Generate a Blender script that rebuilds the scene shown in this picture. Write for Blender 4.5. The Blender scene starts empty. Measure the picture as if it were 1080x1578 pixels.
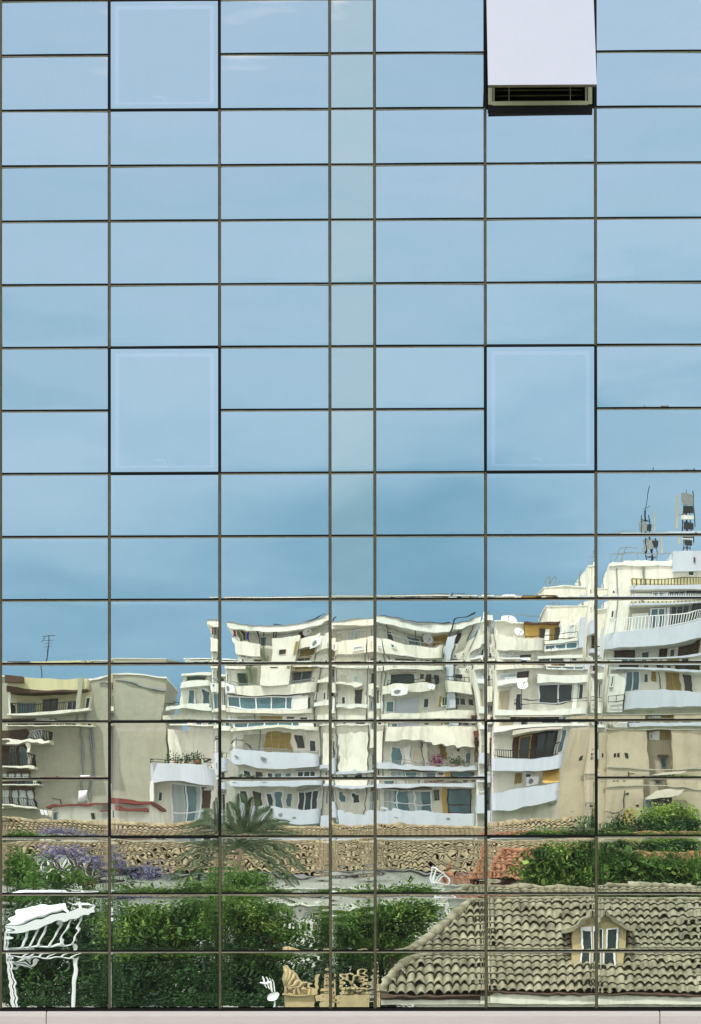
import bpy, math, random
import numpy as np
from mathutils import Vector, Matrix, Euler
R = math.radians
random.seed(7); rng = np.random.default_rng(11)
S = bpy.context.scene; C = S.collection

# ------------------------------------------------------------------ camera
D0 = 28.0                      # camera to glass
FPX = 3976.0                   # focal length in photograph pixels (photograph 1080 x 1578)
cam = bpy.data.cameras.new('camera'); co = bpy.data.objects.new('camera', cam); C.objects.link(co)
S.camera = co
cam.sensor_fit = 'HORIZONTAL'; cam.sensor_width = 36; cam.lens = FPX/1080*36
cam.clip_start = 0.5; cam.clip_end = 6000
PITCH = 0.3
cam.shift_y = (661-FPX*math.tan(R(PITCH)))/1080
co.location = (0, -D0, 7.0)
CM = Matrix.Rotation(R(1.0), 3, 'Z') @ Matrix.Rotation(R(90+PITCH), 3, 'X') @ Matrix.Rotation(-0.0009, 3, 'Z')
co.rotation_euler = CM.to_euler()
def ray(px, py):
    return CM @ Vector(((px-540)/FPX, ((789-py)+cam.shift_y*1080)/FPX, -1))
def P(px, py, depth):
    """a point seen in the mirror at this distance: real place is on the street side of the glass"""
    d = ray(px, py); t = depth/d.y
    return Vector((d.x*t, -(depth-D0), 7+d.z*t))
def F(px, py):
    d = ray(px, py); t = D0/d.y
    return d.x*t, 7+d.z*t

# ------------------------------------------------------------------ sky and sun
SUN_EL, SUN_AZ = 60, 30       # sun behind the office block, to the left
w = bpy.data.worlds.new('World'); S.world = w; w.use_nodes = True
nt = w.node_tree; nt.nodes.clear()
N = lambda t: nt.nodes.new(t)
out = N('ShaderNodeOutputWorld'); sky = N('ShaderNodeTexSky'); sky.sky_type = 'NISHITA'; sky.sun_disc = False
sky.sun_elevation = R(SUN_EL); sky.sun_rotation = R(-SUN_AZ); sky.dust_density = 2
bg1 = N('ShaderNodeBackground'); bg1.inputs[1].default_value = 0.10
nt.links.new(sky.outputs[0], bg1.inputs[0])
tc = N('ShaderNodeTexCoord'); sep = N('ShaderNodeSeparateXYZ'); nt.links.new(tc.outputs['Generated'], sep.inputs[0])
mp = N('ShaderNodeMapping'); mp.inputs['Scale'].default_value = (3.0, 3.0, 9.0); nt.links.new(tc.outputs['Generated'], mp.inputs[0])
nz = N('ShaderNodeTexNoise'); nz.inputs['Scale'].default_value = 2.2; nz.inputs['Detail'].default_value = 4; nz.inputs['Roughness'].default_value = .5
nt.links.new(mp.outputs[0], nz.inputs[0])
def mth(op, a, b=None, c=None, clamp=False):
    n = N('ShaderNodeMath'); n.operation = op; n.use_clamp = clamp
    for i, v in enumerate((a, b, c)):
        if v is None: continue
        if isinstance(v, (int, float)): n.inputs[i].default_value = v
        else: nt.links.new(v, n.inputs[i])
    return n.outputs[0]
# veil colour: blue grey low over the town, pale cloud overhead and towards the sun
fac = mth('ADD', sep.outputs[2], mth('MULTIPLY', mth('SUBTRACT', nz.outputs[0], 0.5), 0.36))
cr = N('ShaderNodeValToRGB'); nt.links.new(fac, cr.inputs[0])
els = cr.color_ramp.elements
stops = [(0.0, (.21, .41, .60)), (0.08, (.23, .45, .65)), (0.13, (.29, .52, .73)), (0.18, (.38, .60, .81)), (0.25, (.47, .67, .88)),
         (0.39, (.53, .69, .92)), (0.47, (1.0, 1.0, 1.1)), (0.58, (1.3, 1.24, 1.3)), (0.70, (1.1, 1.05, 1.2)), (0.80, (.98, .95, 1.12)), (1.0, (1.02, .98, 1.15))]
els[0].position = 0; els[0].color = (*stops[0][1], 1); els[1].position = 1; els[1].color = (*stops[-1][1], 1)
for p_, c_ in stops[1:-1]:
    e = els.new(p_); e.color = (*c_, 1)
bg2 = N('ShaderNodeBackground'); nt.links.new(cr.outputs[0], bg2.inputs[0]); bg2.inputs[1].default_value = 1.0
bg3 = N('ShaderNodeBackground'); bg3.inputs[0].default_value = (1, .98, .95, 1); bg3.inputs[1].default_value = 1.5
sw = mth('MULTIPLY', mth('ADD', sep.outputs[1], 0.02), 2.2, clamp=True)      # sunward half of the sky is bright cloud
sw = mth('MAXIMUM', sw, mth('MULTIPLY', mth('SUBTRACT', mth('ABSOLUTE', sep.outputs[0]), 0.34), 1.8, clamp=True))  # sides of the sky brightened too, added to light the ledge and walls
mx1 = N('ShaderNodeMixShader'); mx1.inputs[0].default_value = .86; nt.links.new(bg1.outputs[0], mx1.inputs[1]); nt.links.new(bg2.outputs[0], mx1.inputs[2])
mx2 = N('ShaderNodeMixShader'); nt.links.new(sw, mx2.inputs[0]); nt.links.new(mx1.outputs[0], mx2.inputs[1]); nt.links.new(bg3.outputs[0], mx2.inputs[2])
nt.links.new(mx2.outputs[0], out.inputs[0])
sl = bpy.data.lights.new('sun', 'SUN'); so = bpy.data.objects.new('sun', sl); C.objects.link(so)
sl.energy = 3.3; sl.angle = R(2.5); sl.color = (1, .97, .90)
sd = Vector((-math.sin(R(SUN_AZ))*math.cos(R(SUN_EL)), math.cos(R(SUN_AZ))*math.cos(R(SUN_EL)), math.sin(R(SUN_EL))))
so.rotation_euler = sd.to_track_quat('Z', 'Y').to_euler(); so.location = (0, 60, 80)
S.view_settings.view_transform = 'Standard'; S.view_settings.look = 'None'; S.view_settings.gamma = 1
S.view_settings.exposure = 0.0
S.cycles.max_bounces = 7; S.cycles.glossy_bounces = 4; S.cycles.transparent_max_bounces = 6; S.cycles.diffuse_bounces = 3

# ------------------------------------------------------------------ materials
def material(name, col, rough=.8, var=.12, scale=1.2, bump=0.0, bscale=20, metal=0, spec=.3, stain=0, trans=0, col2=None, streak=0):
    m = bpy.data.materials.new(name); m.use_nodes = True; t = m.node_tree; b = t.nodes['Principled BSDF']
    b.inputs['Roughness'].default_value = rough; b.inputs['Metallic'].default_value = metal
    b.inputs['Specular IOR Level'].default_value = spec
    g = t.nodes.new('ShaderNodeTexCoord'); n = t.nodes.new('ShaderNodeTexNoise'); n.inputs['Scale'].default_value = scale
    n.inputs['Detail'].default_value = 6; n.inputs['Roughness'].default_value = .65
    src = g.outputs['Object']
    if streak:
        mpp = t.nodes.new('ShaderNodeMapping'); mpp.inputs['Scale'].default_value = (1, 1, streak); t.links.new(src, mpp.inputs[0]); src = mpp.outputs[0]
    t.links.new(src, n.inputs[0])
    mr = t.nodes.new('ShaderNodeMapRange'); mr.inputs[1].default_value = .3; mr.inputs[2].default_value = .7; t.links.new(n.outputs[0], mr.inputs[0])
    mx = t.nodes.new('ShaderNodeMix'); mx.data_type = 'RGBA'; t.links.new(mr.outputs[0], mx.inputs[0])
    lo = [c*(1-var) for c in col]; hi = [min(1, c*(1+var)) for c in (col2 or col)]
    mx.inputs[6].default_value = (*lo, 1); mx.inputs[7].default_value = (*hi, 1)
    res = mx.outputs[2]
    if stain:
        n2 = t.nodes.new('ShaderNodeTexNoise'); n2.inputs['Scale'].default_value = .5; n2.inputs['Detail'].default_value = 8; n2.inputs['Roughness'].default_value = .7
        mp2 = t.nodes.new('ShaderNodeMapping'); mp2.inputs['Scale'].default_value = (4, 4, .6); t.links.new(g.outputs['Object'], mp2.inputs[0]); t.links.new(mp2.outputs[0], n2.inputs[0])
        r2 = t.nodes.new('ShaderNodeMapRange'); r2.inputs[1].default_value = .5; r2.inputs[2].default_value = .75; r2.inputs[4].default_value = stain; t.links.new(n2.outputs[0], r2.inputs[0])
        m2 = t.nodes.new('ShaderNodeMix'); m2.data_type = 'RGBA'; t.links.new(r2.outputs[0], m2.inputs[0]); t.links.new(res, m2.inputs[6])
        m2.inputs[7].default_value = (col[0]*.42, col[1]*.42, col[2]*.38, 1); res = m2.outputs[2]
    t.links.new(res, b.inputs['Base Color'])
    if bump:
        nb = t.nodes.new('ShaderNodeTexNoise'); nb.inputs['Scale'].default_value = bscale; nb.inputs['Detail'].default_value = 4; t.links.new(g.outputs['Object'], nb.inputs[0])
        bp = t.nodes.new('ShaderNodeBump'); bp.inputs['Strength'].default_value = bump; bp.inputs['Distance'].default_value = .02
        t.links.new(nb.outputs[0], bp.inputs['Height']); t.links.new(bp.outputs[0], b.inputs['Normal'])
    if trans:
        tl = t.nodes.new('ShaderNodeBsdfTranslucent'); t.links.new(res, tl.inputs[0]); ms = t.nodes.new('ShaderNodeMixShader'); ms.inputs[0].default_value = trans
        t.links.new(b.outputs[0], ms.inputs[1]); t.links.new(tl.outputs[0], ms.inputs[2]); t.links.new(ms.outputs[0], t.nodes['Material Output'].inputs[0])
    return m
M = {}
M['cream'] = material('cream_render', (.79, .775, .68), .9, .12, .8, .2, 30, stain=.75)
M['white'] = material('white_render', (.78, .79, .74), .9, .08, .8, .2, 30, stain=.55)
M['yellowcream'] = material('yellow_cream_render', (.62, .58, .36), .9, .07, .8, .2, 30, stain=.3)
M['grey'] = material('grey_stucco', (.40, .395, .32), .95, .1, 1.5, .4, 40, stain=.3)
M['tan'] = material('tan_plaster', (.46, .41, .30), .95, .14, .8, .4, 40, stain=.6)
M['blue'] = material('pale_blue_render', (.56, .61, .69), .9, .06, .8, .2, 30, stain=.3)
M['ochre'] = material('ochre_paint', (.55, .36, .10), .8, .1, 2, .1)
M['olivewood'] = material('ochre_louvre', (.36, .27, .10), .8, .15, 4, .1)
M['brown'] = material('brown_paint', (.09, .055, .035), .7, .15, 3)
M['darkred'] = material('dark_red_roof', (.17, .05, .04), .8, .2, 3)
M['black'] = material('black_iron', (.02, .022, .02), .5, .2, 5)
M['greymetal'] = material('grey_metal', (.22, .24, .24), .5, .15, 5)
M['whitemetal'] = material('white_metal', (.82, .84, .86), .45, .04, 5)
M['green'] = material('green_paint', (.14, .21, .11), .8, .2, 3)
M['glassd'] = material('window_glass_dark', (.03, .045, .045), .15, .4, .8, spec=.35)
M['glassb'] = material('window_glass_blue', (.10, .19, .22), .15, .35, .9, spec=.35)
M['curtain'] = material('curtain_cloth', (.55, .62, .62), .9, .25, 6, streak=.05)
M['cloth'] = material('white_cloth', (.82, .82, .82), .9, .05, 6)
M['redcloth'] = material('red_cloth', (.35, .05, .06), .9, .1, 6)
M['bluecloth'] = material('blue_cloth', (.04, .08, .4), .9, .1, 6)
M['canvas'] = material('canvas', (.62, .58, .48), .9, .1, 3)
M['stone'] = material('carved_stone', (.52, .42, .24), .9, .15, 4, .4, 30, stain=.5)
M['ledge'] = material('ledge_limestone', (1.0, .89, .79), .75, .04, 3.0, .15, 60, streak=8, stain=.08)
M['joint'] = material('joint_mortar', (.5, .42, .26), .9, .2, 10)
M['tile_grey'] = material('weathered_clay_tile', (.19, .175, .115), .9, .3, 2.0, .4, 30, col2=(.34, .32, .225), stain=.7)
M['tile_ochre'] = material('ochre_clay_tile', (.25, .20, .115), .9, .3, 2.0, .3, 30, col2=(.38, .32, .21))
M['tile_red'] = material('red_clay_tile', (.22, .085, .05), .9, .35, 3.5, .3, 30, col2=(.36, .19, .11))
M['bark'] = material('bark', (.13, .10, .07), .95, .3, 8, .6, 20, streak=.2)
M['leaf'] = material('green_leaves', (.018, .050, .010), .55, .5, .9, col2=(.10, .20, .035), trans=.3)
M['leafdark'] = material('dark_green_leaves', (.009, .026, .008), .6, .5, 1.0, col2=(.032, .080, .02), trans=.2)  # dark green; in the tree crowns it also puts shade into the colour
M['leaflight'] = material('light_green_leaves', (.08, .17, .02), .55, .5, 1.5, col2=(.32, .44, .10), trans=.35)  # pale green; on mixed crowns it puts sunlit highlights into the colour
M['purple'] = material('violet_blossom', (.14, .13, .28), .7, .35, 5, col2=(.26, .24, .42), trans=.3)
M['magenta'] = material('magenta_blossom', (.25, .03, .14), .7, .35, 5, trans=.3)
M['palm'] = material('palm_leaf', (.035, .06, .028), .6, .35, 3, col2=(.10, .14, .07), trans=.2)
M['ground'] = material('ground_paving', (.20, .195, .165), .95, .15, .3, .2, 8)
M['asphalt'] = material('asphalt', (.05, .05, .052), .9, .2, 2, .3, 40)
M['frame'] = material('facade_olive_metal', (.15, .135, .075), .45, .25, 9, .1, 50, spec=.5)
M['lip'] = material('facade_lip_metal', (.33, .31, .20), .5, .25, 7, .1, 50, spec=.5)
M['gasket'] = material('black_gasket', (.012, .012, .011), .6, .2, 8)
M['sashframe'] = material('sash_pale_metal', (.62, .64, .62), .5, .06, 8)
M['innerframe'] = material('inner_frame_cream', (.72, .72, .48), .6, .08, 8)
M['blind'] = material('dark_blind', (.035, .033, .024), .6, .2, 5)

def mirror(name, tint, veil, mixf, see=0.0, rough=0.0):
    m = bpy.data.materials.new(name); m.use_nodes = True; t = m.node_tree; t.nodes.clear()
    o = t.nodes.new('ShaderNodeOutputMaterial'); g = t.nodes.new('ShaderNodeBsdfGlossy'); g.inputs['Color'].default_value = (*tint, 1); g.inputs['Roughness'].default_value = rough
    d = t.nodes.new('ShaderNodeBsdfDiffuse'); mx = t.nodes.new('ShaderNodeMixShader')
    # thin film of dust: fine grain, rain-washed streaks, a few specks
    tcn = t.nodes.new('ShaderNodeTexCoord')
    n1 = t.nodes.new('ShaderNodeTexNoise'); n1.inputs['Scale'].default_value = 2.5; n1.inputs['Detail'].default_value = 7; n1.inputs['Roughness'].default_value = .7
    t.links.new(tcn.outputs['Object'], n1.inputs[0])
    n2 = t.nodes.new('ShaderNodeTexNoise'); n2.inputs['Scale'].default_value = 140; n2.inputs['Detail'].default_value = 2; t.links.new(tcn.outputs['Object'], n2.inputs[0])
    vo = t.nodes.new('ShaderNodeTexVoronoi'); vo.inputs['Scale'].default_value = 3.2; t.links.new(tcn.outputs['Object'], vo.inputs[0])
    def mm(op, a, b, cl=False):
        n = t.nodes.new('ShaderNodeMath'); n.operation = op; n.use_clamp = cl
        for i, v in enumerate((a, b)):
            if isinstance(v, (int, float)): n.inputs[i].default_value = v
            else: t.links.new(v, n.inputs[i])
        return n.outputs[0]
    dust = mm('MULTIPLY', mm('SUBTRACT', n1.outputs[0], .35), .10, True)
    grain = mm('MULTIPLY', mm('SUBTRACT', n2.outputs[0], .5), .10)
    speck = mm('MULTIPLY', mm('LESS_THAN', vo.outputs['Distance'], .014), .45)
    f = mm('ADD', mm('ADD', mm('ADD', dust, grain), speck), 1-mixf, True)
    t.links.new(f, mx.inputs[0]); d.inputs['Color'].default_value = (*veil, 1)
    oi = t.nodes.new('ShaderNodeObjectInfo'); cm = t.nodes.new('ShaderNodeMix'); cm.data_type = 'RGBA'; t.links.new(oi.outputs['Random'], cm.inputs[0])
    cm.inputs[6].default_value = (tint[0]*.92, tint[1]*.945, tint[2]*.95, 1); cm.inputs[7].default_value = (min(1, tint[0]*1.07), min(1, tint[1]*1.035), min(1, tint[2]*1.03), 1); t.links.new(cm.outputs[2], g.inputs['Color'])
    t.links.new(g.outputs[0], mx.inputs[1]); t.links.new(d.outputs[0], mx.inputs[2])
    res = mx.outputs[0]
    if see:
        tr = t.nodes.new('ShaderNodeBsdfTransparent'); tr.inputs[0].default_value = (.9, 1, 1, 1); m3 = t.nodes.new('ShaderNodeMixShader'); m3.inputs[0].default_value = see
        t.links.new(res, m3.inputs[1]); t.links.new(tr.outputs[0], m3.inputs[2]); res = m3.outputs[0]
    t.links.new(res, o.inputs[0]); return m
M['pane'] = mirror('mirror_glass', (.86, .925, .89), (.16, .20, .19), .965)
M['pane_narrow'] = mirror('mirror_glass_greenish', (.93, .965, .87), (.50, .56, .52), .87)
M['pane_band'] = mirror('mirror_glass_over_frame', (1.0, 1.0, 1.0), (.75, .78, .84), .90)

# ------------------------------------------------------------------ mesh helpers
class MB:
    def __init__(s): s.v = []; s.f = []
    def box(s, x0, x1, y0, y1, z0, z1):
        x0, x1 = sorted((x0, x1)); y0, y1 = sorted((y0, y1)); z0, z1 = sorted((z0, z1))
        k = len(s.v); s.v += [(x0,y0,z0),(x1,y0,z0),(x1,y1,z0),(x0,y1,z0),(x0,y0,z1),(x1,y0,z1),(x1,y1,z1),(x0,y1,z1)]
        s.f += [tuple(k+i for i in q) for q in ((0,3,2,1),(4,5,6,7),(0,1,5,4),(1,2,6,5),(2,3,7,6),(3,0,4,7))]; return s
    def prism(s, pts, ext):
        """pts: list of 3D points of a planar outline, ext: extrusion vector"""
        k = len(s.v); n = len(pts); e = Vector(ext)
        s.v += [tuple(p) for p in pts] + [tuple(Vector(p)+e) for p in pts]
        s.f.append(tuple(range(k+n-1, k-1, -1))); s.f.append(tuple(range(k+n, k+2*n)))
        for i in range(n):
            j = (i+1) % n; s.f.append((k+i, k+j, k+n+j, k+n+i))
        return s
    def tube(s, pts, r, n=6, r2=None):
        pts = [Vector(p) for p in pts]; k = len(s.v); m = len(pts)
        for i, p in enumerate(pts):
            t = (pts[min(i+1, m-1)]-pts[max(i-1, 0)]).normalized()
            a = t.orthogonal().normalized(); b = t.cross(a)
            rr = r if r2 is None else r+(r2-r)*i/(m-1)
            for j in range(n):
                an = 2*math.pi*j/n; s.v.append(tuple(p+rr*(math.cos(an)*a+math.sin(an)*b)))
        for i in range(m-1):
            for j in range(n):
                j2 = (j+1) % n; s.f.append((k+i*n+j, k+i*n+j2, k+(i+1)*n+j2, k+(i+1)*n+j))
        s.f.append(tuple(k+j for j in range(n-1, -1, -1))); s.f.append(tuple(k+(m-1)*n+j for j in range(n))); return s
    def disc(s, c, nrm, r, dish=0.0, n=20, rings=4, ax2=1.0, th=.02):
        c = Vector(c); nrm = Vector(nrm).normalized(); a = nrm.orthogonal().normalized(); b = nrm.cross(a); 
        for side in (0, 1):
            k = len(s.v); s.v.append(tuple(c - nrm*(dish+side*th)))
            for q in range(1, rings+1):
                rr = r*q/rings
                for j in range(n):
                    an = 2*math.pi*j/n; s.v.append(tuple(c+rr*(math.cos(an)*a+ax2*math.sin(an)*b)-nrm*(dish*(1-(q/rings)**2)+side*th)))
            for j in range(n):
                s.f.append((k, k+1+j, k+1+(j+1) % n))
                for q in range(rings-1):
                    s.f.append((k+1+q*n+j, k+1+(q+1)*n+j, k+1+(q+1)*n+(j+1) % n, k+1+q*n+(j+1) % n))
        return s
    def build(s, name, mat, parent=None, smooth=False):
        me = bpy.data.meshes.new(name); me.from_pydata(s.v, [], s.f); me.materials.append(M[mat] if isinstance(mat, str) else mat)
        # make normals consistent
        import bmesh
        b = bmesh.new(); b.from_mesh(me); bmesh.ops.recalc_face_normals(b, faces=b.faces); b.to_mesh(me); b.free()
        if smooth: me.polygons.foreach_set('use_smooth', [True]*len(me.polygons))
        o = bpy.data.objects.new(name, me); C.objects.link(o)
        if parent: put(o, parent)
        return o
def put(o, parent):
    o.parent = parent; o.matrix_parent_inverse = Matrix.Translation(-W(parent))
WL = {}
def W(o):
    return WL.get(o.name, Vector((0, 0, 0)))
def tag(o, label=None, cat=None, group=None, kind=None):
    if label: o['label'] = label
    if cat: o['category'] = cat
    if group: o['group'] = group
    if kind: o['kind'] = kind
    return o
def thing(name, label, cat, loc=(0,0,0), group=None):
    o = bpy.data.objects.new(name, None); C.objects.link(o); o.location = loc; WL[o.name] = Vector(loc); o.empty_display_size = .5
    return tag(o, label, cat, group)

# ------------------------------------------------------------------ ground
MB().box(-900, 900, -1500, 60, -.6, 0).build('ground', 'ground'); tag(bpy.data.objects['ground'], kind='structure')
MB().box(-120, 120, -140, -18.5, .001, .05).build('lawn', 'leafdark'); tag(bpy.data.objects['lawn'], kind='structure')
MB().box(-300, 300, -14, -5, .001, .006).build('road', 'asphalt'); tag(bpy.data.objects['road'], kind='structure')
pv = MB().box(-300, 300, -5, -.9, .0, .13).build('pavement', 'ledge'); tag(pv, kind='structure')
pv = MB().box(-300, 300, -17.5, -14, .0, .13).build('pavement', 'ground'); tag(pv, kind='structure')

# ------------------------------------------------------------------ the glass office block
colpx = [1, 168.5, 338.5, 508.5, 577.5, 748, 918, 1088]
rowpx = [-2, 82.5, 167.9, 253.8, 338.8, 437.2, 534, 631.3, 728.6, 826, 923.6, 1022.2, 1111.2, 1199.6, 1289.2, 1377.3, 1466, 1554]
CX = [F(p, 789)[0] for p in colpx]; RZ = [F(540, p)[1] for p in rowpx]
wc = CX[1]-CX[0]
# the glazing goes on beyond the picture
off = thing('office_block', 'mirror glass office building with a grid of panes above a pale stone ledge', 'office building', (CX[3], 0, 0))
def axis(a, b, fine):
    e = [0, .003, .006, .010, .015, .021, .028, .036, .046, .058]
    L = b-a; n = max(4, int((L-.116)/fine))
    mid = [.058+(L-.116)*i/n for i in range(1, n)]
    return np.array([a+x for x in e]+[a+x for x in mid]+[b-x for x in reversed(e)])
def pane_field(X, Z, w_, h_, amp, rip, r, edge, bow, custom=None, fold=1.6):
    """potential in photograph pixels x metres; gradient = how far the reflection is shifted"""
    ph = -bow*(X**2/(w_)+Z**2/(h_))
    lam = .022; edge = edge*r.uniform(.45, 1.1)
    for dist in (w_/2-np.abs(X), h_/2-np.abs(Z)):
        ph = ph - edge*lam*np.exp(-dist/lam)*1.0 - edge*.16*.07*np.exp(-dist/.07)
    for _ in range(5):
        wl = r.uniform(.55, 1.6); an = r.uniform(0, math.pi); k = 2*math.pi/wl
        ph = ph + amp*r.uniform(.4, 1)/k*np.sin(k*(math.cos(an)*X+math.sin(an)*Z)+r.uniform(0, 6.28))
    for _ in range(9):                       # roller wave and float ripple
        wl = r.uniform(.07, .22); an = r.normal(math.pi/2, .55); k = 2*math.pi/wl
        cx_, cz_ = r.uniform(-w_/2, w_/2), r.uniform(-h_/2, h_/2); env = np.exp(-((X-cx_)/.35)**2-((Z-cz_)/.3)**2)
        ph = ph + rip*r.uniform(.3, 1)/k*np.sin(k*(math.cos(an)*X+math.sin(an)*Z)+r.uniform(0, 6.28))*env
    # strong horizontal folds close to the side edges
    for sgn in (-1, 1):
        wl = r.uniform(.06, .09); k = 2*math.pi/wl; dist = w_/2-sgn*X
        ph = ph + rip*fold/k*np.sin(k*Z+r.uniform(0, 6.28)+3*dist)*np.exp(-(dist/.15)**2)
    if custom: ph = ph + custom(X, Z, w_, h_)
    return ph
KPX = 1/6000.0
def pane_mesh(name, x0, x1, z0, z1, fine, prm, mat, seed, th=.008, origin=None):
    r = np.random.default_rng(seed)
    xs = axis(x0, x1, fine); zs = axis(z0, z1, fine); cx_, cz_ = (x0+x1)/2, (z0+z1)/2
    X, Z = np.meshgrid(xs-cx_, zs-cz_)
    prm = dict(prm); tilt = prm.pop('tilt'); ph = pane_field(X, Z, x1-x0, z1-z0, r=r, **prm)*KPX
    tlx, tlz = r.normal(0, tilt), r.normal(0, tilt)
    ph = ph + (tlx*X+tlz*Z)*KPX
    Y = -(ph-ph.mean())
    nx, nz_ = len(xs), len(zs)
    V = np.stack([X, Y, Z], -1).reshape(-1, 3)
    idx = np.arange(nx*nz_).reshape(nz_, nx)
    q = np.stack([idx[:-1, :-1], idx[:-1, 1:], idx[1:, 1:], idx[1:, :-1]], -1).reshape(-1, 4)
    # rim
    ring = np.concatenate([idx[0, :], idx[1:, -1], idx[-1, -2::-1], idx[-2:0:-1, 0]])
    rv = V[ring].copy(); rv[:, 1] = th; fr = V[ring].copy()
    nb = len(V); nr = len(ring); V = np.concatenate([V, fr, rv])
    a = np.arange(nr); b2 = (a+1) % nr
    rq = np.stack([nb+a, nb+nr+a, nb+nr+b2, nb+b2], -1)
    Q = np.concatenate([q, rq])
    me = bpy.data.meshes.new(name); me.vertices.add(len(V)); me.vertices.foreach_set('co', V.astype(np.float32).ravel())
    me.loops.add(Q.size); me.loops.foreach_set('vertex_index', Q.astype(np.int32).ravel())
    me.polygons.add(len(Q)); me.polygons.foreach_set('loop_start', np.arange(0, Q.size, 4, dtype=np.int32)); me.polygons.foreach_set('loop_total', np.full(len(Q), 4, dtype=np.int32))
    me.update(); sm = np.ones(len(Q), bool); sm[len(q):] = False; me.polygons.foreach_set('use_smooth', sm)
    me.materials.append(M[mat]); me.validate()
    o = bpy.data.objects.new(name, me); C.objects.link(o); o.location = (cx_, 0, cz_)
    return o
G = .0165         # half joint
sash = {(1, 0): 'closed', (5, 0): 'open', (1, 6): 'closed', (5, 6): 'closed', (1, 12): 'closed', (5, 12): 'closed'}
CUSTOM = {}
#CUSTOM_BEGIN
def bend(pts, s=1.0):
    """vertical shift of the reflection (px, + shows what is lower -> picture moves up) along the pane width"""
    us = np.array([p[0] for p in pts]); vs = np.array([p[1] for p in pts])
    c = np.polyfit(us, vs, min(3, len(pts)-1))
    return lambda X, Z, w_, h_: s*np.polyval(c, X/w_+.5)*Z
CUSTOM[(2, 10)] = bend([(0, 0), (.3, -10), (.6, -10), (1, 14)])
CUSTOM[(4, 10)] = bend([(0, 2), (.3, -12), (.55, -16), (1, 14)])
CUSTOM[(6, 10)] = bend([(0, -8), (.4, -2), (.7, 0), (1, 12)])
CUSTOM[(0, 11)] = bend([(0, -2), (.5, -4), (1, 6)])
CUSTOM[(4, 11)] = bend([(0, -6), (.5, 3), (1, 4)])
CUSTOM[(5, 10)] = bend([(0, 2), (.5, -2), (1, 3)])
CUSTOM[(0, 15)] = bend([(0, -12), (.5, 5), (1, 10)])
CUSTOM[(5, 12)] = bend([(0, -9), (.5, 0), (1, 10)])
CUSTOM[(6, 13)] = bend([(0, 0), (.5, 3), (1, -4)])
CUSTOM[(3, 13)] = bend([(0, 4), (.5, -4), (1, 3)])
CUSTOM[(2, 11)] = bend([(0, 3), (.5, -5), (1, 3)])
CUSTOM[(0, 16)] = bend([(0, 8), (.4, -6), (1, 6)])
#CUSTOM_END
def params(i, j):
    r = np.random.default_rng(1000+i*31+j)
    if j in (6, 7, 8) and i < 6: return dict(amp=8, rip=1.0, edge=40, bow=r.uniform(3, 12), tilt=4), .03
    if (i, j) in sash or (i, j-1) in sash and j < 3: return dict(amp=10, rip=1.0, edge=30, bow=r.uniform(10, 25), tilt=6), .03
    if j < 9 and not (i == 6 and j > 6): return dict(amp=12, rip=1.0, edge=70, bow=r.uniform(20, 100), tilt=45), .03
    if j < 12: return dict(amp=4.2, rip=1.5, edge=42, bow=r.uniform(5, 13), tilt=4), .012
    if j < 14: return dict(amp=4.2, rip=2.5, edge=42, bow=r.uniform(5, 13), tilt=4), .010
    if i >= 4 and j >= 15: return dict(amp=3.0, rip=2.6, edge=32, bow=r.uniform(3, 7), tilt=1.2), .008
    return dict(amp=3.6, rip=5.0, edge=46, bow=r.uniform(5, 13), tilt=4, fold=3.6 if i < 4 else 1.8), .008
for i in range(7):
    for j in range(17):
        if (i, j) in sash or (i, j-1) in sash: continue
        prm, fine = params(i, j)
        if (i, j) in CUSTOM: prm['custom'] = CUSTOM[(i, j)]
        nm = 'narrow_pane' if i == 3 else 'glass_pane'
        o = pane_mesh(nm, CX[i]+G, CX[i+1]-G, RZ[j+1]+G, RZ[j]-G, fine, prm, 'pane_narrow' if i == 3 and j < 11 else 'pane', 50+i*40+j)
        put(o, off)
# sashes
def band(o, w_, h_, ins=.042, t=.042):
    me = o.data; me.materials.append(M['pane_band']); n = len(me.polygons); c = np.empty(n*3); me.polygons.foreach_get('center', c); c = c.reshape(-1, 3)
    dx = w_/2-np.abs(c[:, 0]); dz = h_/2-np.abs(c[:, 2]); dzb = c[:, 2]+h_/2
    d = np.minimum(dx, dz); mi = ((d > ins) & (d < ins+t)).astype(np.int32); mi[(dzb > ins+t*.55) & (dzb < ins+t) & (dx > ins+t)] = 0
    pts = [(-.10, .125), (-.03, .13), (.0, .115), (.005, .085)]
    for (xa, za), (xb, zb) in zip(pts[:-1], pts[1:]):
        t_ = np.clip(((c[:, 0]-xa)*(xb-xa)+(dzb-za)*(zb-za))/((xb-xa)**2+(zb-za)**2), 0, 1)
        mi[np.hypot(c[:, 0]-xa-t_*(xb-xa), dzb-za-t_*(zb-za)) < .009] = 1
    me.polygons.foreach_set('material_index', mi)
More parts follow.
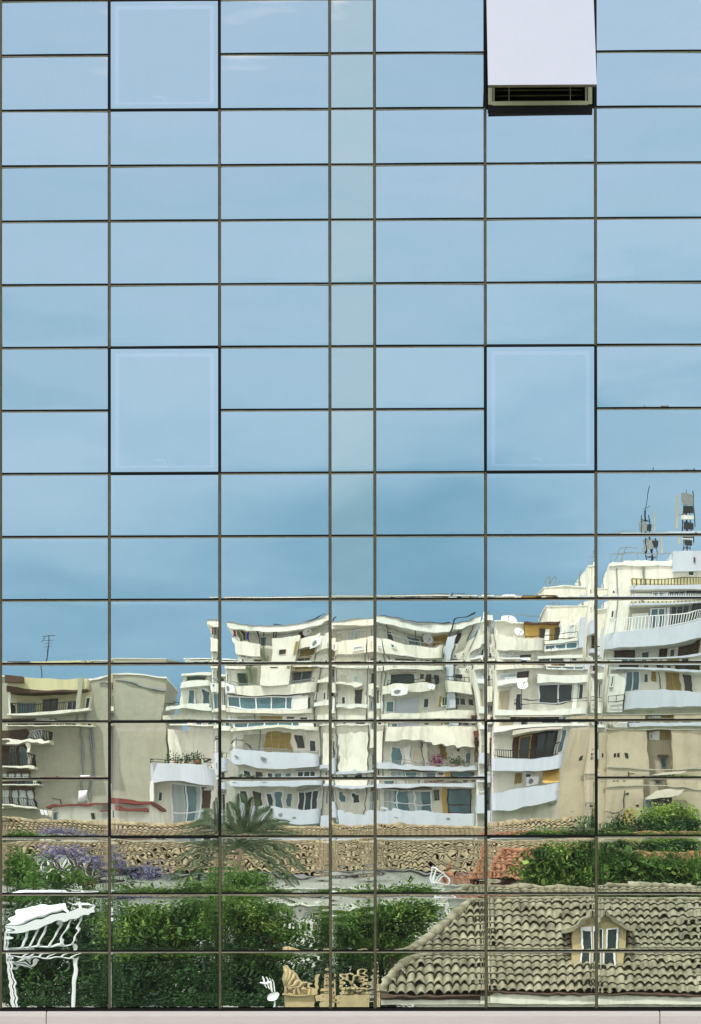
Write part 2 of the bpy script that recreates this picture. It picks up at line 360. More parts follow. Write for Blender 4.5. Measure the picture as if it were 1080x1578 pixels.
def sash_window(i, j, state):
    x0, x1, z0, z1 = CX[i]+.004, CX[i+1]-.004, RZ[j+2]+.006, RZ[j]-.006
    lab = {'open': 'top hung window tilted open, its glass white with bright cloud'}.get(state, 'closed square window with black joint all round')
    hinge = Vector(((x0+x1)/2, 0, z1))
    wdw = bpy.data.objects.new('opening_window', None); C.objects.link(wdw); wdw.location = hinge; WL[wdw.name] = hinge; tag(wdw, lab); put(wdw, off)
    lt_ = 0
    g = .013; m = MB()
    m.box(x0, x0+g, .0, .05, z0, z1).box(x1-g, x1, .0, .05, z0, z1).box(x0+g, x1-g, .0, .05, z0, z0+g).box(x0+g, x1-g, .0, .05, z1-g*.7, z1)
    o = m.build('joint', 'gasket', wdw)
    prm, fine = params(i, j+1)
    if (i, j) in CUSTOM: prm['custom'] = CUSTOM[(i, j)]
    fine = min(fine, .010)
    ax0, ax1, az0, az1 = x0+g, x1-g, z0+g, z1-g*.7
    holder = bpy.data.objects.new('sash', None); C.objects.link(holder); holder.location = hinge; WL[holder.name] = hinge
    gl = pane_mesh('glass', ax0, ax1, az0, az1, fine, prm, 'pane', 900+i*40+j)
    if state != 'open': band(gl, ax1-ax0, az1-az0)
    m = MB(); d0, d1 = .012, .045; t = .055; ins = .03
    m.box(ax0+ins, ax0+ins+t, d0, d1, az0+ins, az1-ins).box(ax1-ins-t, ax1-ins, d0, d1, az0+ins, az1-ins)
    m.box(ax0+ins+t, ax1-ins-t, d0, d1, az0+ins, az0+ins+t*.6).box(ax0+ins+t, ax1-ins-t, d0, d1, az1-ins-t, az1-ins)
    fr = m.build('sash_frame', 'sashframe' if state != 'open' else 'frame')
    if state != 'open':
        bk = MB().box(ax0+.01, ax1-.01, .09, .10, az0+.01, az1-.01).build('backing', 'blind', wdw)
    parts = [gl, fr]
    if state == 'open':
        rm = MB().box(ax0, ax1, .009, .03, az0-.012, az0+.012).box(ax0, ax0+.014, .009, .03, az0, az1).box(ax1-.014, ax1, .009, .03, az0, az1).build('sash_edge', 'frame'); parts.append(rm)
    if state == 'open':
        Rm = Matrix.Translation(hinge) @ Matrix.Rotation(-R(22.0), 4, 'X') @ Matrix.Translation(-hinge)
        for o in parts:
            o.matrix_world = Rm @ Matrix.Translation(o.location); 
            mw = o.matrix_world.copy(); o.parent = wdw; o.matrix_parent_inverse = Matrix.Translation(-hinge); o.matrix_basis = mw
        # interior reveal
        m = MB(); m.box(x0+.02, x1-.02, .62, .64, z0, z1)                                   # back
        m.box(x0, x0+.02, .05, .64, z0, z1).box(x1-.02, x1, .05, .64, z0, z1).box(x0+.02, x1-.02, .05, .64, z1-.02, z1).box(x0+.02, x1-.02, .05, .64, z0-.0, z0+.02)
        m.build('reveal', 'blind', wdw)
        m = MB(); t = .045
        m.box(x0+.03, x0+.03+t, .0, .06, z0+.03, z1-.05).box(x1-.03-t, x1-.03, .0, .06, z0+.03, z1-.05).box(x0+.03+t, x1-.03-t, .0, .06, z0+.02, z0+.02+t)
        m.box(x0+.085, x0+.10, .02, .10, z0+.06, z1-.05).box(x1-.10, x1-.085, .02, .10, z0+.06, z1-.05)
        m.build('inner_frame', 'innerframe', wdw)
        m = MB()
        for k in range(16): m.prism([(x0+.12, .16, z0+.05+k*.06), (x0+.12, .20, z0+.075+k*.06), (x0+.12, .20, z0+.08+k*.06), (x0+.12, .16, z0+.055+k*.06)], (x1-x0-.24, 0, 0))
        m.build('blind', M['frame'], wdw)
        for xx in (x0+.26, x1-.26): MB().box(xx, xx+.006, .145, .15, z0+.05, z1-.05).build('blind_cord', 'innerframe', wdw)
        m = MB().box(x0+.03, x1-.03, -.035, .0, z0-.085, z0-.004); m.build('drip_rail', 'gasket', wdw)
        for xx in (x0+.05, x1-.05): MB().tube([(xx, .02, z1-.45), (xx, -.30, z1-.80)], .008).build('stay_arm', 'greymetal', wdw)
    else:
        for o in parts: put(o, wdw)
    bpy.data.objects.remove(holder)
for (i, j), st in sash.items(): sash_window(i, j, st)
# mullions and transoms
XL, XR = CX[0]-wc*6, CX[-1]+wc*5
ZT, ZB = RZ[0]+4*(RZ[0]-RZ[1]), RZ[-1]
for i, x in enumerate(CX):
    segs = []; cuts = [(j, j+2) for (ii, j) in sash if ii == i or ii == i-1]
    z = ZT
    for a, b in sorted(set(cuts)):
        segs.append((z, RZ[a])); z = RZ[b]
    segs.append((z, ZB))
    for za, zb in segs:
        if za-zb > .01:
            m = MB(); m.prism([(x-G, .008, zb), (x-G*.55, -.004, zb), (x+G*.55, -.004, zb), (x+G, .008, zb), (x+G, .03, zb), (x-G, .03, zb)], (0, 0, za-zb))
            m.build('mullion', 'frame', off)
    for a, b in sorted(set(cuts)):        # beside the opening windows the joint is black
        MB().box(x-G, x+G, .004, .03, RZ[b], RZ[a]).build('mullion_gasket', 'gasket', off)
for j, z in enumerate(RZ[:-1]):
    gaps = sorted(i for (i, jj) in sash if jj == j-1); blk = sorted(i for (i, jj) in sash if jj == j or jj == j-2)
    runs = []; xa = XL
    for i in sorted(gaps+blk):
        runs.append((xa, CX[i]-G, 0))
        if i in blk: runs.append((CX[i]+G, CX[i+1]-G, 1))
        xa = CX[i+1]+G
    runs.append((xa, XR, 0))
    for xa, xb, black in runs:
        t = MB().box(xa, xb, .006, .03, z-.002, z+G).build('transom', 'gasket', off)
        if black: MB().box(xa, xb, .0065, .03, z-G, z-.0021).build('lip', 'gasket', t)
        else: MB().prism([(xa, .008, z-.0021), (xa, -.003, z-G+.003), (xa, -.003, z-G), (xa, .02, z-G)], (xb-xa, 0, 0)).build('lip', 'lip', t)
# glazing beyond the picture, one part
m = MB(); g2 = MB()
for i in range(-6, 12):
    for j in range(-4, 17):
        if 0 <= i < 7 and j >= 0: continue
        xa = CX[i] if 0 <= i < 8 else (CX[0]+i*wc if i < 0 else CX[-1]+(i-7)*wc)
        xb = CX[i+1] if 0 <= i+1 < 8 else (CX[0]+(i+1)*wc if i+1 < 0 else CX[-1]+(i+1-7)*wc)
        za = RZ[0]-j*(RZ[0]-RZ[1]) if j < 0 else RZ[j]; zb = RZ[0]-(j+1)*(RZ[0]-RZ[1]) if j < 0 else RZ[j+1]
        m.box(xa+G, xb-G, 0, .01, zb+G, za-G)
t = m.build('outer_glass_pane', 'pane', off); tag(t, kind='stuff')
m = MB()
for i in list(range(-6, 0))+list(range(8, 13)):
    x = CX[0]+i*wc if i < 0 else CX[-1]+(i-7)*wc; m.box(x-G, x+G, .003, .03, ZB, ZT)
for j in range(-4, 0): 
    z = RZ[0]-j*(RZ[0]-RZ[1]); m.box(XL, XR, .0045, .03, z-G, z+G)
t = m.build('outer_mullion', 'frame', off); tag(t, kind='stuff')
# body behind, sill, ledge slabs
MB().box(XL, XR, .66, 14, 0, ZT+.3).build('building_core', 'blind', off)
MB().box(XL, XR, .03, .66, ZT, ZT+.3).box(XL-.1, XL, .0, .66, ZB, ZT+.3).box(XR, XR+.1, .0, .66, ZB, ZT+.3).build('parapet', 'frame', off)
zl = F(540, 1556)[1]
MB().box(XL, XR, -.012, .03, ZB-.022, ZB+.003).build('bottom_rail', 'gasket', off)
zs = ZB-.022
xj = [XL]+sorted([F(72, 1570)[0]+k*(F(1016, 1570)[0]-F(72, 1570)[0]) for k in (-1, 0, 1, 2)])+[XR]
for k in range(len(xj)-1):
    a, b = xj[k]+.006, xj[k+1]-.006
    m = MB(); m.prism([(a, .03, zs), (a, -.03, zs-.010), (a, -.05, zs-.06), (a, -.05, zs-.65), (a, .03, zs-.65)], (b-a, 0, 0))
    o = m.build('ledge_slab', 'ledge', off)
    bv = o.modifiers.new('b', 'BEVEL'); bv.width = .006; bv.segments = 2
MB().box(XL, XR, -.03, .025, zs-.64, zs-.02).build('ledge_joint', 'joint', off)
MB().box(XL, XR, -.02, .66, 0, zs-.65).build('base_wall', 'ledge', off)

# ------------------------------------------------------------------ the town across the street (seen mirrored)
class Bld:
    def __init__(s, name, label, cat, depth, xmid, group=None):
        s.D = depth; p = P(xmid, 1450, depth); s.root = thing(name, label, cat, (p.x, p.y, 0), group); s.mb = {}
    def X(s, px): return P(px, 1250, s.D).x
    def Z(s, py): return 0.0 if py == 'g' else P(540, py, s.D).z
    def Y(s, o): return -(s.D-D0)+o
    def box(s, name, mat, x0, x1, y0, y1, o0, o1):
        m = s.mb.setdefault((name, mat), MB()); m.box(s.X(x0), s.X(x1), s.Y(o0), s.Y(o1), s.Z(y1), s.Z(y0)); return m
    def part(s, name, mat, mb, parent=None, smooth=False): return mb.build(name, mat, parent or s.root, smooth)
    def flush(s):
        for (n, mt), m in s.mb.items(): m.build(n, mt, s.root)
        s.mb = {}
    def window(s, x0, x1, y0, y1, o=0, bays=2, frame='whitemetal', glass='glassb', curtain=False, cross=False, name='window'):
        X0, X1, Z0, Z1 = s.X(x0), s.X(x1), s.Z(y1), s.Z(y0); t = .07; Y = s.Y(o); m = MB(); d = .09
        m.box(X0, X0+t, Y, Y+d, Z0, Z1).box(X1-t, X1, Y, Y+d, Z0, Z1).box(X0+t, X1-t, Y, Y+d, Z0, Z0+t).box(X0+t, X1-t, Y, Y+d, Z1-t, Z1)
        for k in range(1, bays):
            xx = X0+(X1-X0)*k/bays; m.box(xx-t*.5, xx+t*.5, Y, Y+d-.01, Z0+t, Z1-t)
        if cross: zz = Z0+(Z1-Z0)*.42; m.box(X0+t, X1-t, Y, Y+d-.02, zz-t*.4, zz+t*.4)
        w_ = m.build(name, frame, s.root); g = MB().box(X0+t, X1-t, Y+.002, Y+.03, Z0+t, Z1-t).build('glass', glass, w_)
        if curtain:
            c = MB(); n = 14
            for (a, b) in ((X0+t, X0+(X1-X0)*.30), (X0+(X1-X0)*.55, X0+(X1-X0)*.80)):
                for k in range(n):
                    xa = a+(b-a)*k/n; c.box(xa, xa+(b-a)/n*.7, Y+.031, Y+.045+.01*(k % 2), Z0+t, Z1-t)
            c.build('curtain', 'curtain', w_)
    def shutter(s, x0, x1, y0, y1, o=0, mat='olivewood', leaves=2, name='shutter'):
        X0, X1, Z0, Z1 = s.X(x0), s.X(x1), s.Z(y1), s.Z(y0); Y = s.Y(o); m = MB(); t = .06; lw = (X1-X0)/leaves
        for k in range(leaves):
            a = X0+k*lw+.01; b = a+lw-.02
            m.box(a, a+t, Y, Y+.07, Z0, Z1).box(b-t, b, Y, Y+.07, Z0, Z1).box(a+t, b-t, Y, Y+.07, Z0, Z0+t).box(a+t, b-t, Y, Y+.07, Z1-t, Z1)
            n = max(3, int((Z1-Z0-2*t)/.11)); h = (Z1-Z0-2*t)/n
            for q in range(n):
                zz = Z0+t+q*h; m.prism([(a+t, Y, zz+h*.1), (a+t, Y+.055, zz+h*.0+.002), (a+t, Y+.055, zz+h*.2), (a+t, Y, zz+h*.95)], (b-a-2*t, 0, 0))
        return m.build(name, mat, s.root)
    def railing(s, x0, x1, y0, y1, o, mat='black', gap=.13, depth=None, name='railing', r=.018):
        X0, X1, Z0, Z1 = s.X(x0), s.X(x1), s.Z(y1), s.Z(y0); Y = s.Y(o); m = MB()
        m.box(X0, X1, Y-.03, Y+.03, Z1-.05, Z1).box(X0, X1, Y-.02, Y+.02, Z0+.05, Z0+.09)
        n = int((X1-X0)/gap)
        for k in range(n+1): xx = X0+(X1-X0)*k/max(1, n); m.box(xx-r, xx+r, Y-r, Y+r, Z0, Z1-.051)
        if depth:
            for xx in (X0, X1):
                m.box(xx-.03, xx+.03, Y-depth, Y-.031, Z1-.05, Z1)
                nn = int(depth/gap)
                for k in range(1, nn): yy = Y-depth*k/nn; m.box(xx-r, xx+r, yy-r, yy+r, Z0, Z1-.051)
        return m.build(name, mat, s.root)
    def balcony(s, x0, x1, y0, y1, o1, mat='blue', round_=0.0, o0=0, slab='white'):
        """solid parapet wrapping a slab; rounded ends"""
        X0, X1, Z0, Z1 = s.X(x0), s.X(x1), s.Z(y1), s.Z(y0); Ya, Yb = s.Y(o0), s.Y(o1); t = .13
        def outline(ins):
            r = max(round_-ins, 0.001); pts = [(X0+ins, Ya)]
            for k in range(7):
                a = math.pi-k/6*math.pi/2; pts.append((X0+ins+r+r*math.cos(a), Yb-ins-r+r*math.sin(a)))
            for k in range(7):
                a = math.pi/2-k/6*math.pi/2; pts.append((X1-ins-r+r*math.cos(a), Yb-ins-r+r*math.sin(a)))
            pts.append((X1-ins, Ya)); return pts
        A, B = outline(0), outline(t); m = MB()
        for k in range(len(A)-1):
            m.prism([(*A[k], Z0), (*A[k+1], Z0), (*B[k+1], Z0), (*B[k], Z0)], (0, 0, Z1-Z0))
        b = m.build('balcony', mat, s.root)
        MB().prism([(x, y, Z0+.02) for x, y in B], (0, 0, .16)).build('slab', slab, b)
        # small spouts
        return b

# ---- far left block
A = Bld('apartment_block', 'grey stucco block with yellowish top floor canopy and iron balcony rails, at far left', 'apartment building', 140, 90)
A.box('wall', 'grey', -90, 255, 1038, 'g', -12, 0)
A.box('coping', 'white', -92, 256, 1034.5, 1038, -12.1, .12)
A.box('stair_tower', 'grey', 168, 252, 1030, 1034.5, -9, -2)
A.box('canopy', 'yellowcream', 8, 148, 1039, 1060, 0.003, 1.8)
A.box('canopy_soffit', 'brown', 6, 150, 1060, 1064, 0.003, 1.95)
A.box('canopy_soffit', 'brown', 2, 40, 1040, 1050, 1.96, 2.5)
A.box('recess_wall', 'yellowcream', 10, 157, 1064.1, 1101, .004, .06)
A.box('pillar', 'grey', 133, 141, 1039, 1100, 1.81, 2.05)
A.box('pillar', 'cream', 8, 14, 1064, 1101, 1.4, 1.7)
A.box('slab', 'cream', 4, 160, 1101.2, 1108, 0.003, 2.1)
A.window(62, 90, 1071, 1100, .07, 2, 'brown', 'glassd'); A.window(144, 154, 1074, 1098, .07, 1, 'white', 'glassd'); A.window(18, 50, 1076, 1100, .07, 2, 'greymetal', 'glassb')
A.window(108, 130, 1078, 1098, .07, 2, 'whitemetal', 'glassd')
A.railing(14, 133, 1083, 1101, 1.95, gap=.14, depth=1.8)
for (y0, ys, x1, ww) in ((1128, 1145, 92, (52, 76)), (1168, 1190, 64, (10, 50)), (1230, 1247, 54, (8, 50))):
    A.box('slab', 'cream', -60, x1+2, ys, ys+5.5, .003, 1.6)
    A.railing(-58, x1, y0, ys, 1.5, gap=.12, depth=1.4)
A.box('recess_panel', 'brown', -60, 50, 1120, 1144, .003, .05); A.window(52, 77, 1121, 1144, .06, 2, 'whitemetal', 'curtain')  # flat dark panels on the wall stand in for shade inside the balconies
A.box('recess_panel', 'brown', -60, 52, 1153, 1189, .003, .05); A.window(12, 28, 1156, 1188, .06, 2, 'greymetal', 'glassd'); A.window(36, 50, 1158, 1188, .06, 1, 'greymetal', 'glassb')
A.box('pillar', 'cream', 54, 60, 1151, 1190, 1.2, 1.45)
A.window(8, 52, 1206, 1245, .06, 3, 'brown', 'curtain')
A.window(-40, 3, 1206, 1245, .06, 2, 'brown', 'curtain')
A.box('awning', 'brown', 5, 54, 1200, 1207, .06, .8)
m = MB()
for xx in (133, 148, 151): m.tube([(A.X(xx), A.Y(.12), A.Z(1112)), (A.X(xx+1), A.Y(.12), A.Z(1230))], .05)
A.part('drain_pipe', 'greymetal', m)
A.part('cable', 'black', MB().tube([(A.X(80), A.Y(.1), A.Z(1222)), (A.X(92), A.Y(.1), A.Z(1224)), (A.X(97), A.Y(.1), A.Z(1223)), (A.X(98), A.Y(.1), A.Z(1238))], .03))
m = MB(); m.tube([(A.X(168), A.Y(.06), A.Z(1048)), (A.X(190), A.Y(.06), A.Z(1050)), (A.X(225), A.Y(.06), A.Z(1056)), (A.X(255), A.Y(.06), A.Z(1062))], .06)
A.part('cable', 'greymetal', m)
A.flush()
# mast on it
def mast(px, y0, y1, depth, off_, label, bars=3):
    p = P(px, y1, depth); q = P(px, y0, depth); t = thing('roof_antenna', label, 'antenna', (p.x, p.y-off_, p.z), 'roof antennas')
    MB().tube([(p.x, p.y-off_, p.z), (q.x, q.y-off_, q.z)], .032, r2=.02).build('pole', 'black', t)
    m = MB(); H = q.z-p.z
    for k in range(bars):
        z = p.z+H*(.97-.1*k); m.tube([(p.x-.30+.05*k, p.y-off_, z), (p.x+.30-.05*k, p.y-off_, z+.04)], .018)
    m.tube([(p.x-.2, p.y-off_, p.z+H*.95), (p.x-.25, p.y-off_+.6, p.z+H*.8)], .018)
    m.build('aerial', 'black', t)
mast(53, 962, 1034, 140, 2, 'tall thin black roof aerial standing alone against the blue sky above the leftmost block', 4)

# ---- low cream house with dark red roof
B_ = Bld('low_house', 'low cream house with dark red roof edge in front of grey stucco block', 'house', 115, 150)
B_.box('wall', 'cream', 80, 232, 1243, 'g', -6, 0); B_.box('roof', 'darkred', 72, 236, 1238.5, 1243, -6.3, .5)
B_.box('lean_to_roof', 'darkred', 172, 230, 1250, 1255, .003, .75)
B_.window(83, 91, 1252, 1272, .003, 1, 'greymetal', 'glassb'); B_.window(155, 160, 1257, 1268, .003, 1, 'brown', 'glassd')
B_.flush()
p = P(132, 1235, 115)
t = thing('water_tank', 'white cylindrical water tank on the dark red roof', 'water tank', (p.x, p.y-1.2, p.z))
MB().tube([(p.x, p.y-1.2, p.z+.12), (p.x, p.y-1.2, p.z+.7)], .24, 18).build('tank_body', 'whitemetal', t, True)
MB().box(p.x-.28, p.x+.28, p.y-1.48, p.y-.92, p.z, p.z+.12).build('tank_base', 'greymetal', t)
def laundry(x0, x1, y0, y1, depth, o, label, mats, name='laundry'):
    a = P(x0, y0, depth); b = P(x1, y1, depth); t = thing(name, label, 'laundry', ((a.x+b.x)/2, a.y+o, b.z))
    MB().tube([(a.x-.1, a.y+o, a.z), (b.x+.1, a.y+o, a.z)], .012).build('line', 'black', t)
    n = len(mats); wd = (b.x-a.x)/n
    for k, mt in enumerate(mats):
        m = MB(); xa = a.x+k*wd+.02; xb = xa+wd-.05; h = (a.z-b.z)*random.uniform(.7, 1)
        seg = 6
        for q in range(seg):
            u0, u1 = xa+(xb-xa)*q/seg, xa+(xb-xa)*(q+1)/seg; w0, w1 = .04*math.sin(q*2.1), .04*math.sin((q+1)*2.1)
            m.prism([(u0, a.y+o+w0, a.z-h), (u1, a.y+o+w1, a.z-h*.98), (u1, a.y+o+w1*.2, a.z), (u0, a.y+o+w0*.2, a.z)], (0, .012, 0))
        m.build('cloth', mt, t)
laundry(55, 82, 1249, 1268, 113, 0, 'white washing hung below the iron balcony beside the low cream house', ['cloth', 'cloth', 'canvas'])

# ---- white corner wing with curtained window
Cb = Bld('corner_house', 'white house with pale blue parapet and tall curtained window, plants on its terrace', 'house', 124, 285)
Cb.box('wall', 'cream', 239, 334, 1184, 'g', -9, 0)
Cb.balcony(234, 336, 1185, 1212, 1.3, 'blue', .7); Cb.railing(236, 334, 1176, 1185, 1.2, 'black', gap=.6, depth=1.0)
Cb.window(262, 329, 1213, 1284, .003, 3, 'whitemetal', 'glassb', cross=True, curtain=True); Cb.window(243, 252, 1222, 1240, .003, 1, 'white', 'glassd')
Cb.box('pillar', 'white', 234, 240, 1210, 'g', .0, 1.0)
Cb.box('dark_door', 'brown', 309, 326, 1216, 1250, .095, .12)
Cb.flush()

# ---- central cream block
Dm = Bld('apartment_block', 'long cream block in the middle with pale blue parapets and flat white roof slab', 'apartment building', 137, 545)
D = Dm
D.box('wall', 'cream', 345, 748, 986, 'g', -12, 0)
D.box('penthouse_wall', 'cream', 350, 742, 960, 986, -10, -1.5)
D.box('roof', 'white', 336, 748, 949, 959.8, -10.5, .35); D.box('roof_edge', 'greymetal', 335.5, 748.5, 947, 949, -10.6, .4)
# left wing
D.box('side_wing', 'cream', 289, 344.9, 1036, 'g', -8, -.6); D.box('side_wing', 'white', 286, 344.5, 1030, 1036, -8.2, .1)
D.box('side_wing', 'cream', 256, 288.9, 1120, 'g', -9, -.8)
D.window(297, 332, 1037, 1048, -.59, 1, 'green', 'glassd'); D.balcony(288, 342, 1050, 1061, .6, 'white', .3, -.6)
D.window(303, 316, 1065, 1098, -.59, 1, 'whitemetal', 'glassb'); D.window(324, 338, 1065, 1098, -.59, 1, 'whitemetal', 'glassb'); D.balcony(262, 342, 1098, 1108, .6, 'white', .3, -.6)
D.railing(258, 289, 1090, 1100, .3, 'black', gap=.5)
# penthouse
D.window(385, 400, 961, 985, -1.49, 1, 'whitemetal', 'glassb'); D.shutter(455, 468, 961, 984, -1.49, 'brown', 1, 'door'); D.window(415, 448, 963, 978, -1.49, 3, 'whitemetal', 'curtain')
D.window(624, 648, 962, 989, -1.49, 1, 'whitemetal', 'glassb'); D.shutter(649, 662, 962, 988, -1.49, 'ochre', 1, 'door'); D.shutter(672, 700, 960, 987, -1.49, 'ochre', 2)
D.shutter(585, 589, 962, 988, -1.49, 'white', 1, 'door'); D.window(534, 560, 962, 988, -1.49, 2, 'whitemetal', 'curtain')
m = MB(); m.tube([(D.X(413), D.Y(.3), D.Z(976)), (D.X(413), D.Y(.3), D.Z(944)), (D.X(440), D.Y(.3), D.Z(951)), (D.X(505), D.Y(.3), D.Z(941))], .05); m.tube([(D.X(417), D.Y(.3), D.Z(976)), (D.X(417), D.Y(.3), D.Z(946))], .04)
m.tube([(D.X(700), D.Y(.5), D.Z(980)), (D.X(706), D.Y(.5), D.Z(940)), (D.X(727), D.Y(.5), D.Z(940))], .05); m.tube([(D.X(580), D.Y(-.2), D.Z(945)), (D.X(640), D.Y(-.2), D.Z(945.5)), (D.X(700), D.Y(-.2), D.Z(943))], .06)
for xx in (372, 388, 396, 598, 640, 715, 735): m.tube([(D.X(xx), D.Y(.2), D.Z(988)), (D.X(xx), D.Y(.2), D.Z(958))], .03)
D.part('pergola_frame', 'black', m)
D.railing(580, 690, 978, 988, 1.0, 'greymetal', gap=1.2, r=.012); D.railing(510, 575, 972, 990, 1.0, 'greymetal', gap=1.2, r=.012)
for (a, b, c_, d_, nb, fr_, gl_) in ((470, 478, 963, 972, 1, 'white', 'glassd'), (593, 606, 964, 988, 1, 'whitemetal', 'glassd'), (712, 722, 962, 984, 1, 'brown', 'glassd'), (352, 358, 1082, 1102, 1, 'whitemetal', 'glassd')):
    D.window(a, b, c_, d_, -1.49 if c_ < 990 else .003, nb, fr_, gl_)
for (a, b, c_, d_) in ((594, 602, 994, 1004), (640, 652, 1026, 1046), (655, 666, 1030, 1050), (736, 743, 1086, 1100), (652, 664, 1084, 1104), (504, 509, 1074, 1086), (520, 530, 1075, 1090), (520, 534, 1208, 1232), (546, 562, 1208, 1232), (386, 399, 1208, 1234), (440, 452, 1209, 1232), (672, 680, 1210, 1226), (720, 732, 1156, 1182), (460, 474, 1128, 1150), (484, 498, 1130, 1160)):
    D.window(a, b, c_, d_, .004 if a != 594 else 1.304, 1, random.choice(['white', 'whitemetal', 'brown']), random.choice(['glassd', 'glassd', 'glassb']))
m = MB()
for xx, y0_, y1_ in ((507, 990, 1270), (574, 995, 1265), (584, 1020, 1110), (716, 990, 1110), (726, 1152, 1192), (648, 1110, 1190), (400, 1115, 1165)): m.tube([(D.X(xx), D.Y(.06), D.Z(y0_)), (D.X(xx), D.Y(.06), D.Z(y1_))], .045)
D.part('drain_pipe', 'greymetal', m)
for (a, b, c_, mt) in ((590, 636, 1024, 'canvas'), (464, 497, 1023, 'olivewood'), (589, 668, 1205, 'canvas'), (458, 498, 1203, 'white')):
    m = MB(); m.prism([(D.X(a), D.Y(.1), D.Z(c_)), (D.X(a), D.Y(.8), D.Z(c_+6)), (D.X(a), D.Y(.83), D.Z(c_+6)), (D.X(a), D.Y(.13), D.Z(c_))], (D.X(b)-D.X(a), 0, 0)); D.part('awning', mt, m)
D.railing(344, 503, 1160, 1166, 1.4, 'greymetal', gap=1.1, r=.015); D.railing(582, 742, 1184, 1192, 1.4, 'greymetal', gap=.9, r=.015); D.railing(344, 500, 1049, 1056, 1.2, 'greymetal', gap=.9, r=.015)
# parapet 1
D.balcony(344, 391, 986, 1013, 1.2, 'cream', .05); D.box('stair_block', 'cream', 413, 462, 977, 1056, .003, 1.6); D.window(427, 439, 1000, 1009, 1.603, 2, 'brown', 'glassd')
D.balcony(463, 504, 982, 1002, .9, 'cream', .05); D.shutter(468, 500, 1003, 1019, .003, 'olivewood', 3); D.shutter(455, 461, 988, 1015, 1.603, 'olivewood', 1)
D.box('green_net', 'green', 395, 399, 988, 1052, .6, .7); D.box('pipe_chase', 'grey', 391.5, 412.5, 992, 1052, .003, .3)
D.window(349, 372, 1007, 1018, .003, 2, 'whitemetal', 'glassb')
D.balcony(505, 576, 988, 1018, 1.0, 'cream', .05); D.window(549, 570, 1003, 1012, 1.003, 1, 'whitemetal', 'curtain')
D.balcony(579, 694, 988, 1018, 1.3, 'cream', .4); D.window(609, 628, 1012, 1017, 1.303, 1, 'whitemetal', 'glassd')
m = MB(); m.box(D.X(692), D.X(694.5), D.Y(1.31), D.Y(1.5), D.Z(1108), D.Z(984)); D.part('green_pipe', 'green', m)
D.box('pillar', 'blue', 698, 713, 972, 1110, .003, 1.0); D.box('grey_panel', 'grey', 722, 736, 962, 1000, .003, .1)
D.window(720, 727, 1008, 1018, .003, 1, 'white', 'glassd'); D.window(736, 742, 1008, 1018, .003, 1, 'white', 'glassd')
# level 2
D.window(349, 356, 1026, 1053, .003, 1, 'whitemetal', 'glassd'); D.window(375, 390, 1026, 1050, .003, 1, 'green', 'glassd'); D.window(466, 495, 1028, 1050, .003, 2, 'greymetal', 'glassd')
D.window(516, 534, 1036, 1056, .003, 1, 'cream', 'canvas'); D.window(547, 563, 1062, 1090, .003, 1, 'brown', 'glassd'); D.window(545, 562, 1040, 1056, .003, 1, 'white', 'curtain')
D.window(592, 634, 1029, 1057, .003, 1, 'white', 'glassd'); D.window(700, 733, 1026, 1040, .003, 2, 'white', 'glassd')
D.railing(590, 672, 1046, 1056, 1.1, 'black', gap=1.0); D.railing(694, 742, 1036, 1050, 1.0, 'black', gap=.25)
D.box('shade_box', 'black', 672, 681, 1035, 1053, .003, .8)
# parapet 2
D.balcony(342, 504, 1056, 1074, 1.3, 'cream', .5); D.balcony(505, 560, 1052, 1058, .8, 'cream', .05); D.balcony(579, 674, 1056, 1075, 1.3, 'cream', .4); D.balcony(693, 744, 1050, 1080, 1.2, 'cream', .1)
# level 3, glazed balcony
D.box('glazed_balcony', 'white', 350, 486, 1075, 1104, .003, 1.0); D.window(350, 486, 1076, 1104, 1.003, 5, 'whitemetal', 'glassb'); D.window(490, 501, 1078, 1104, .003, 1, 'white', 'green')
D.box('panel', 'white', 470, 496, 1078, 1104, 1.1, 1.14)
D.window(589, 604, 1084, 1110, .003, 1, 'whitemetal', 'glassb'); D.box('panel', 'blue', 605, 644, 1080, 1110, .003, .06); D.window(688, 732, 1083, 1104, .003, 4, 'white', 'glassd'); D.shutter(683, 688, 1083, 1104, .003, 'ochre', 1)
D.balcony(342, 504, 1105, 1114, 1.3, 'cream', .5); D.balcony(505, 576, 1092, 1100, .8, 'white', .05)
D.window(596, 636, 1110, 1113.5, .003, 3, 'whitemetal', 'glassb')
# level 4
D.balcony(579, 744, 1114, 1150, 1.3, 'cream', .5)
D.box('wall_panel', 'grey', 370, 408, 1124, 1163, .003, .05); D.shutter(409, 452, 1122, 1165, .003, 'olivewood', 4); D.window(350, 358, 1124, 1160, .003, 1, 'whitemetal', 'curtain')
m = MB(); m.tube([(D.X(342), D.Y(.8), D.Z(1146)), (D.X(352), D.Y(.8), D.Z(1138)), (D.X(372), D.Y(.8), D.Z(1138))], .05); m.tube([(D.X(376), D.Y(.1), D.Z(1145)), (D.X(382), D.Y(.1), D.Z(1150)), (D.X(386), D.Y(.1), D.Z(1163))], .05); D.part('cable', 'black', m)
D.box('bay_wall', 'cream', 513, 572, 1122, 1192, .003, .9)
D.window(592, 613, 1155, 1192, .003, 1, 'whitemetal', 'glassb'); D.box('panel', 'cloth', 616, 628, 1155, 1190, .06, .1); D.window(630, 650, 1158, 1192, .003, 1, 'white', 'canvas'); D.shutter(677, 688, 1148, 1172, .003, 'olivewood', 1)
D.box('pillar', 'cream', 650, 656, 1150, 1193, .003, .6); D.window(706, 711, 1147, 1156, .003, 1, 'brown', 'glassd'); D.box('awning', 'darkred', 736, 746, 1126, 1136, 1.31, 1.9); D.shutter(736, 745, 1137, 1180, 1.31, 'brown', 1)
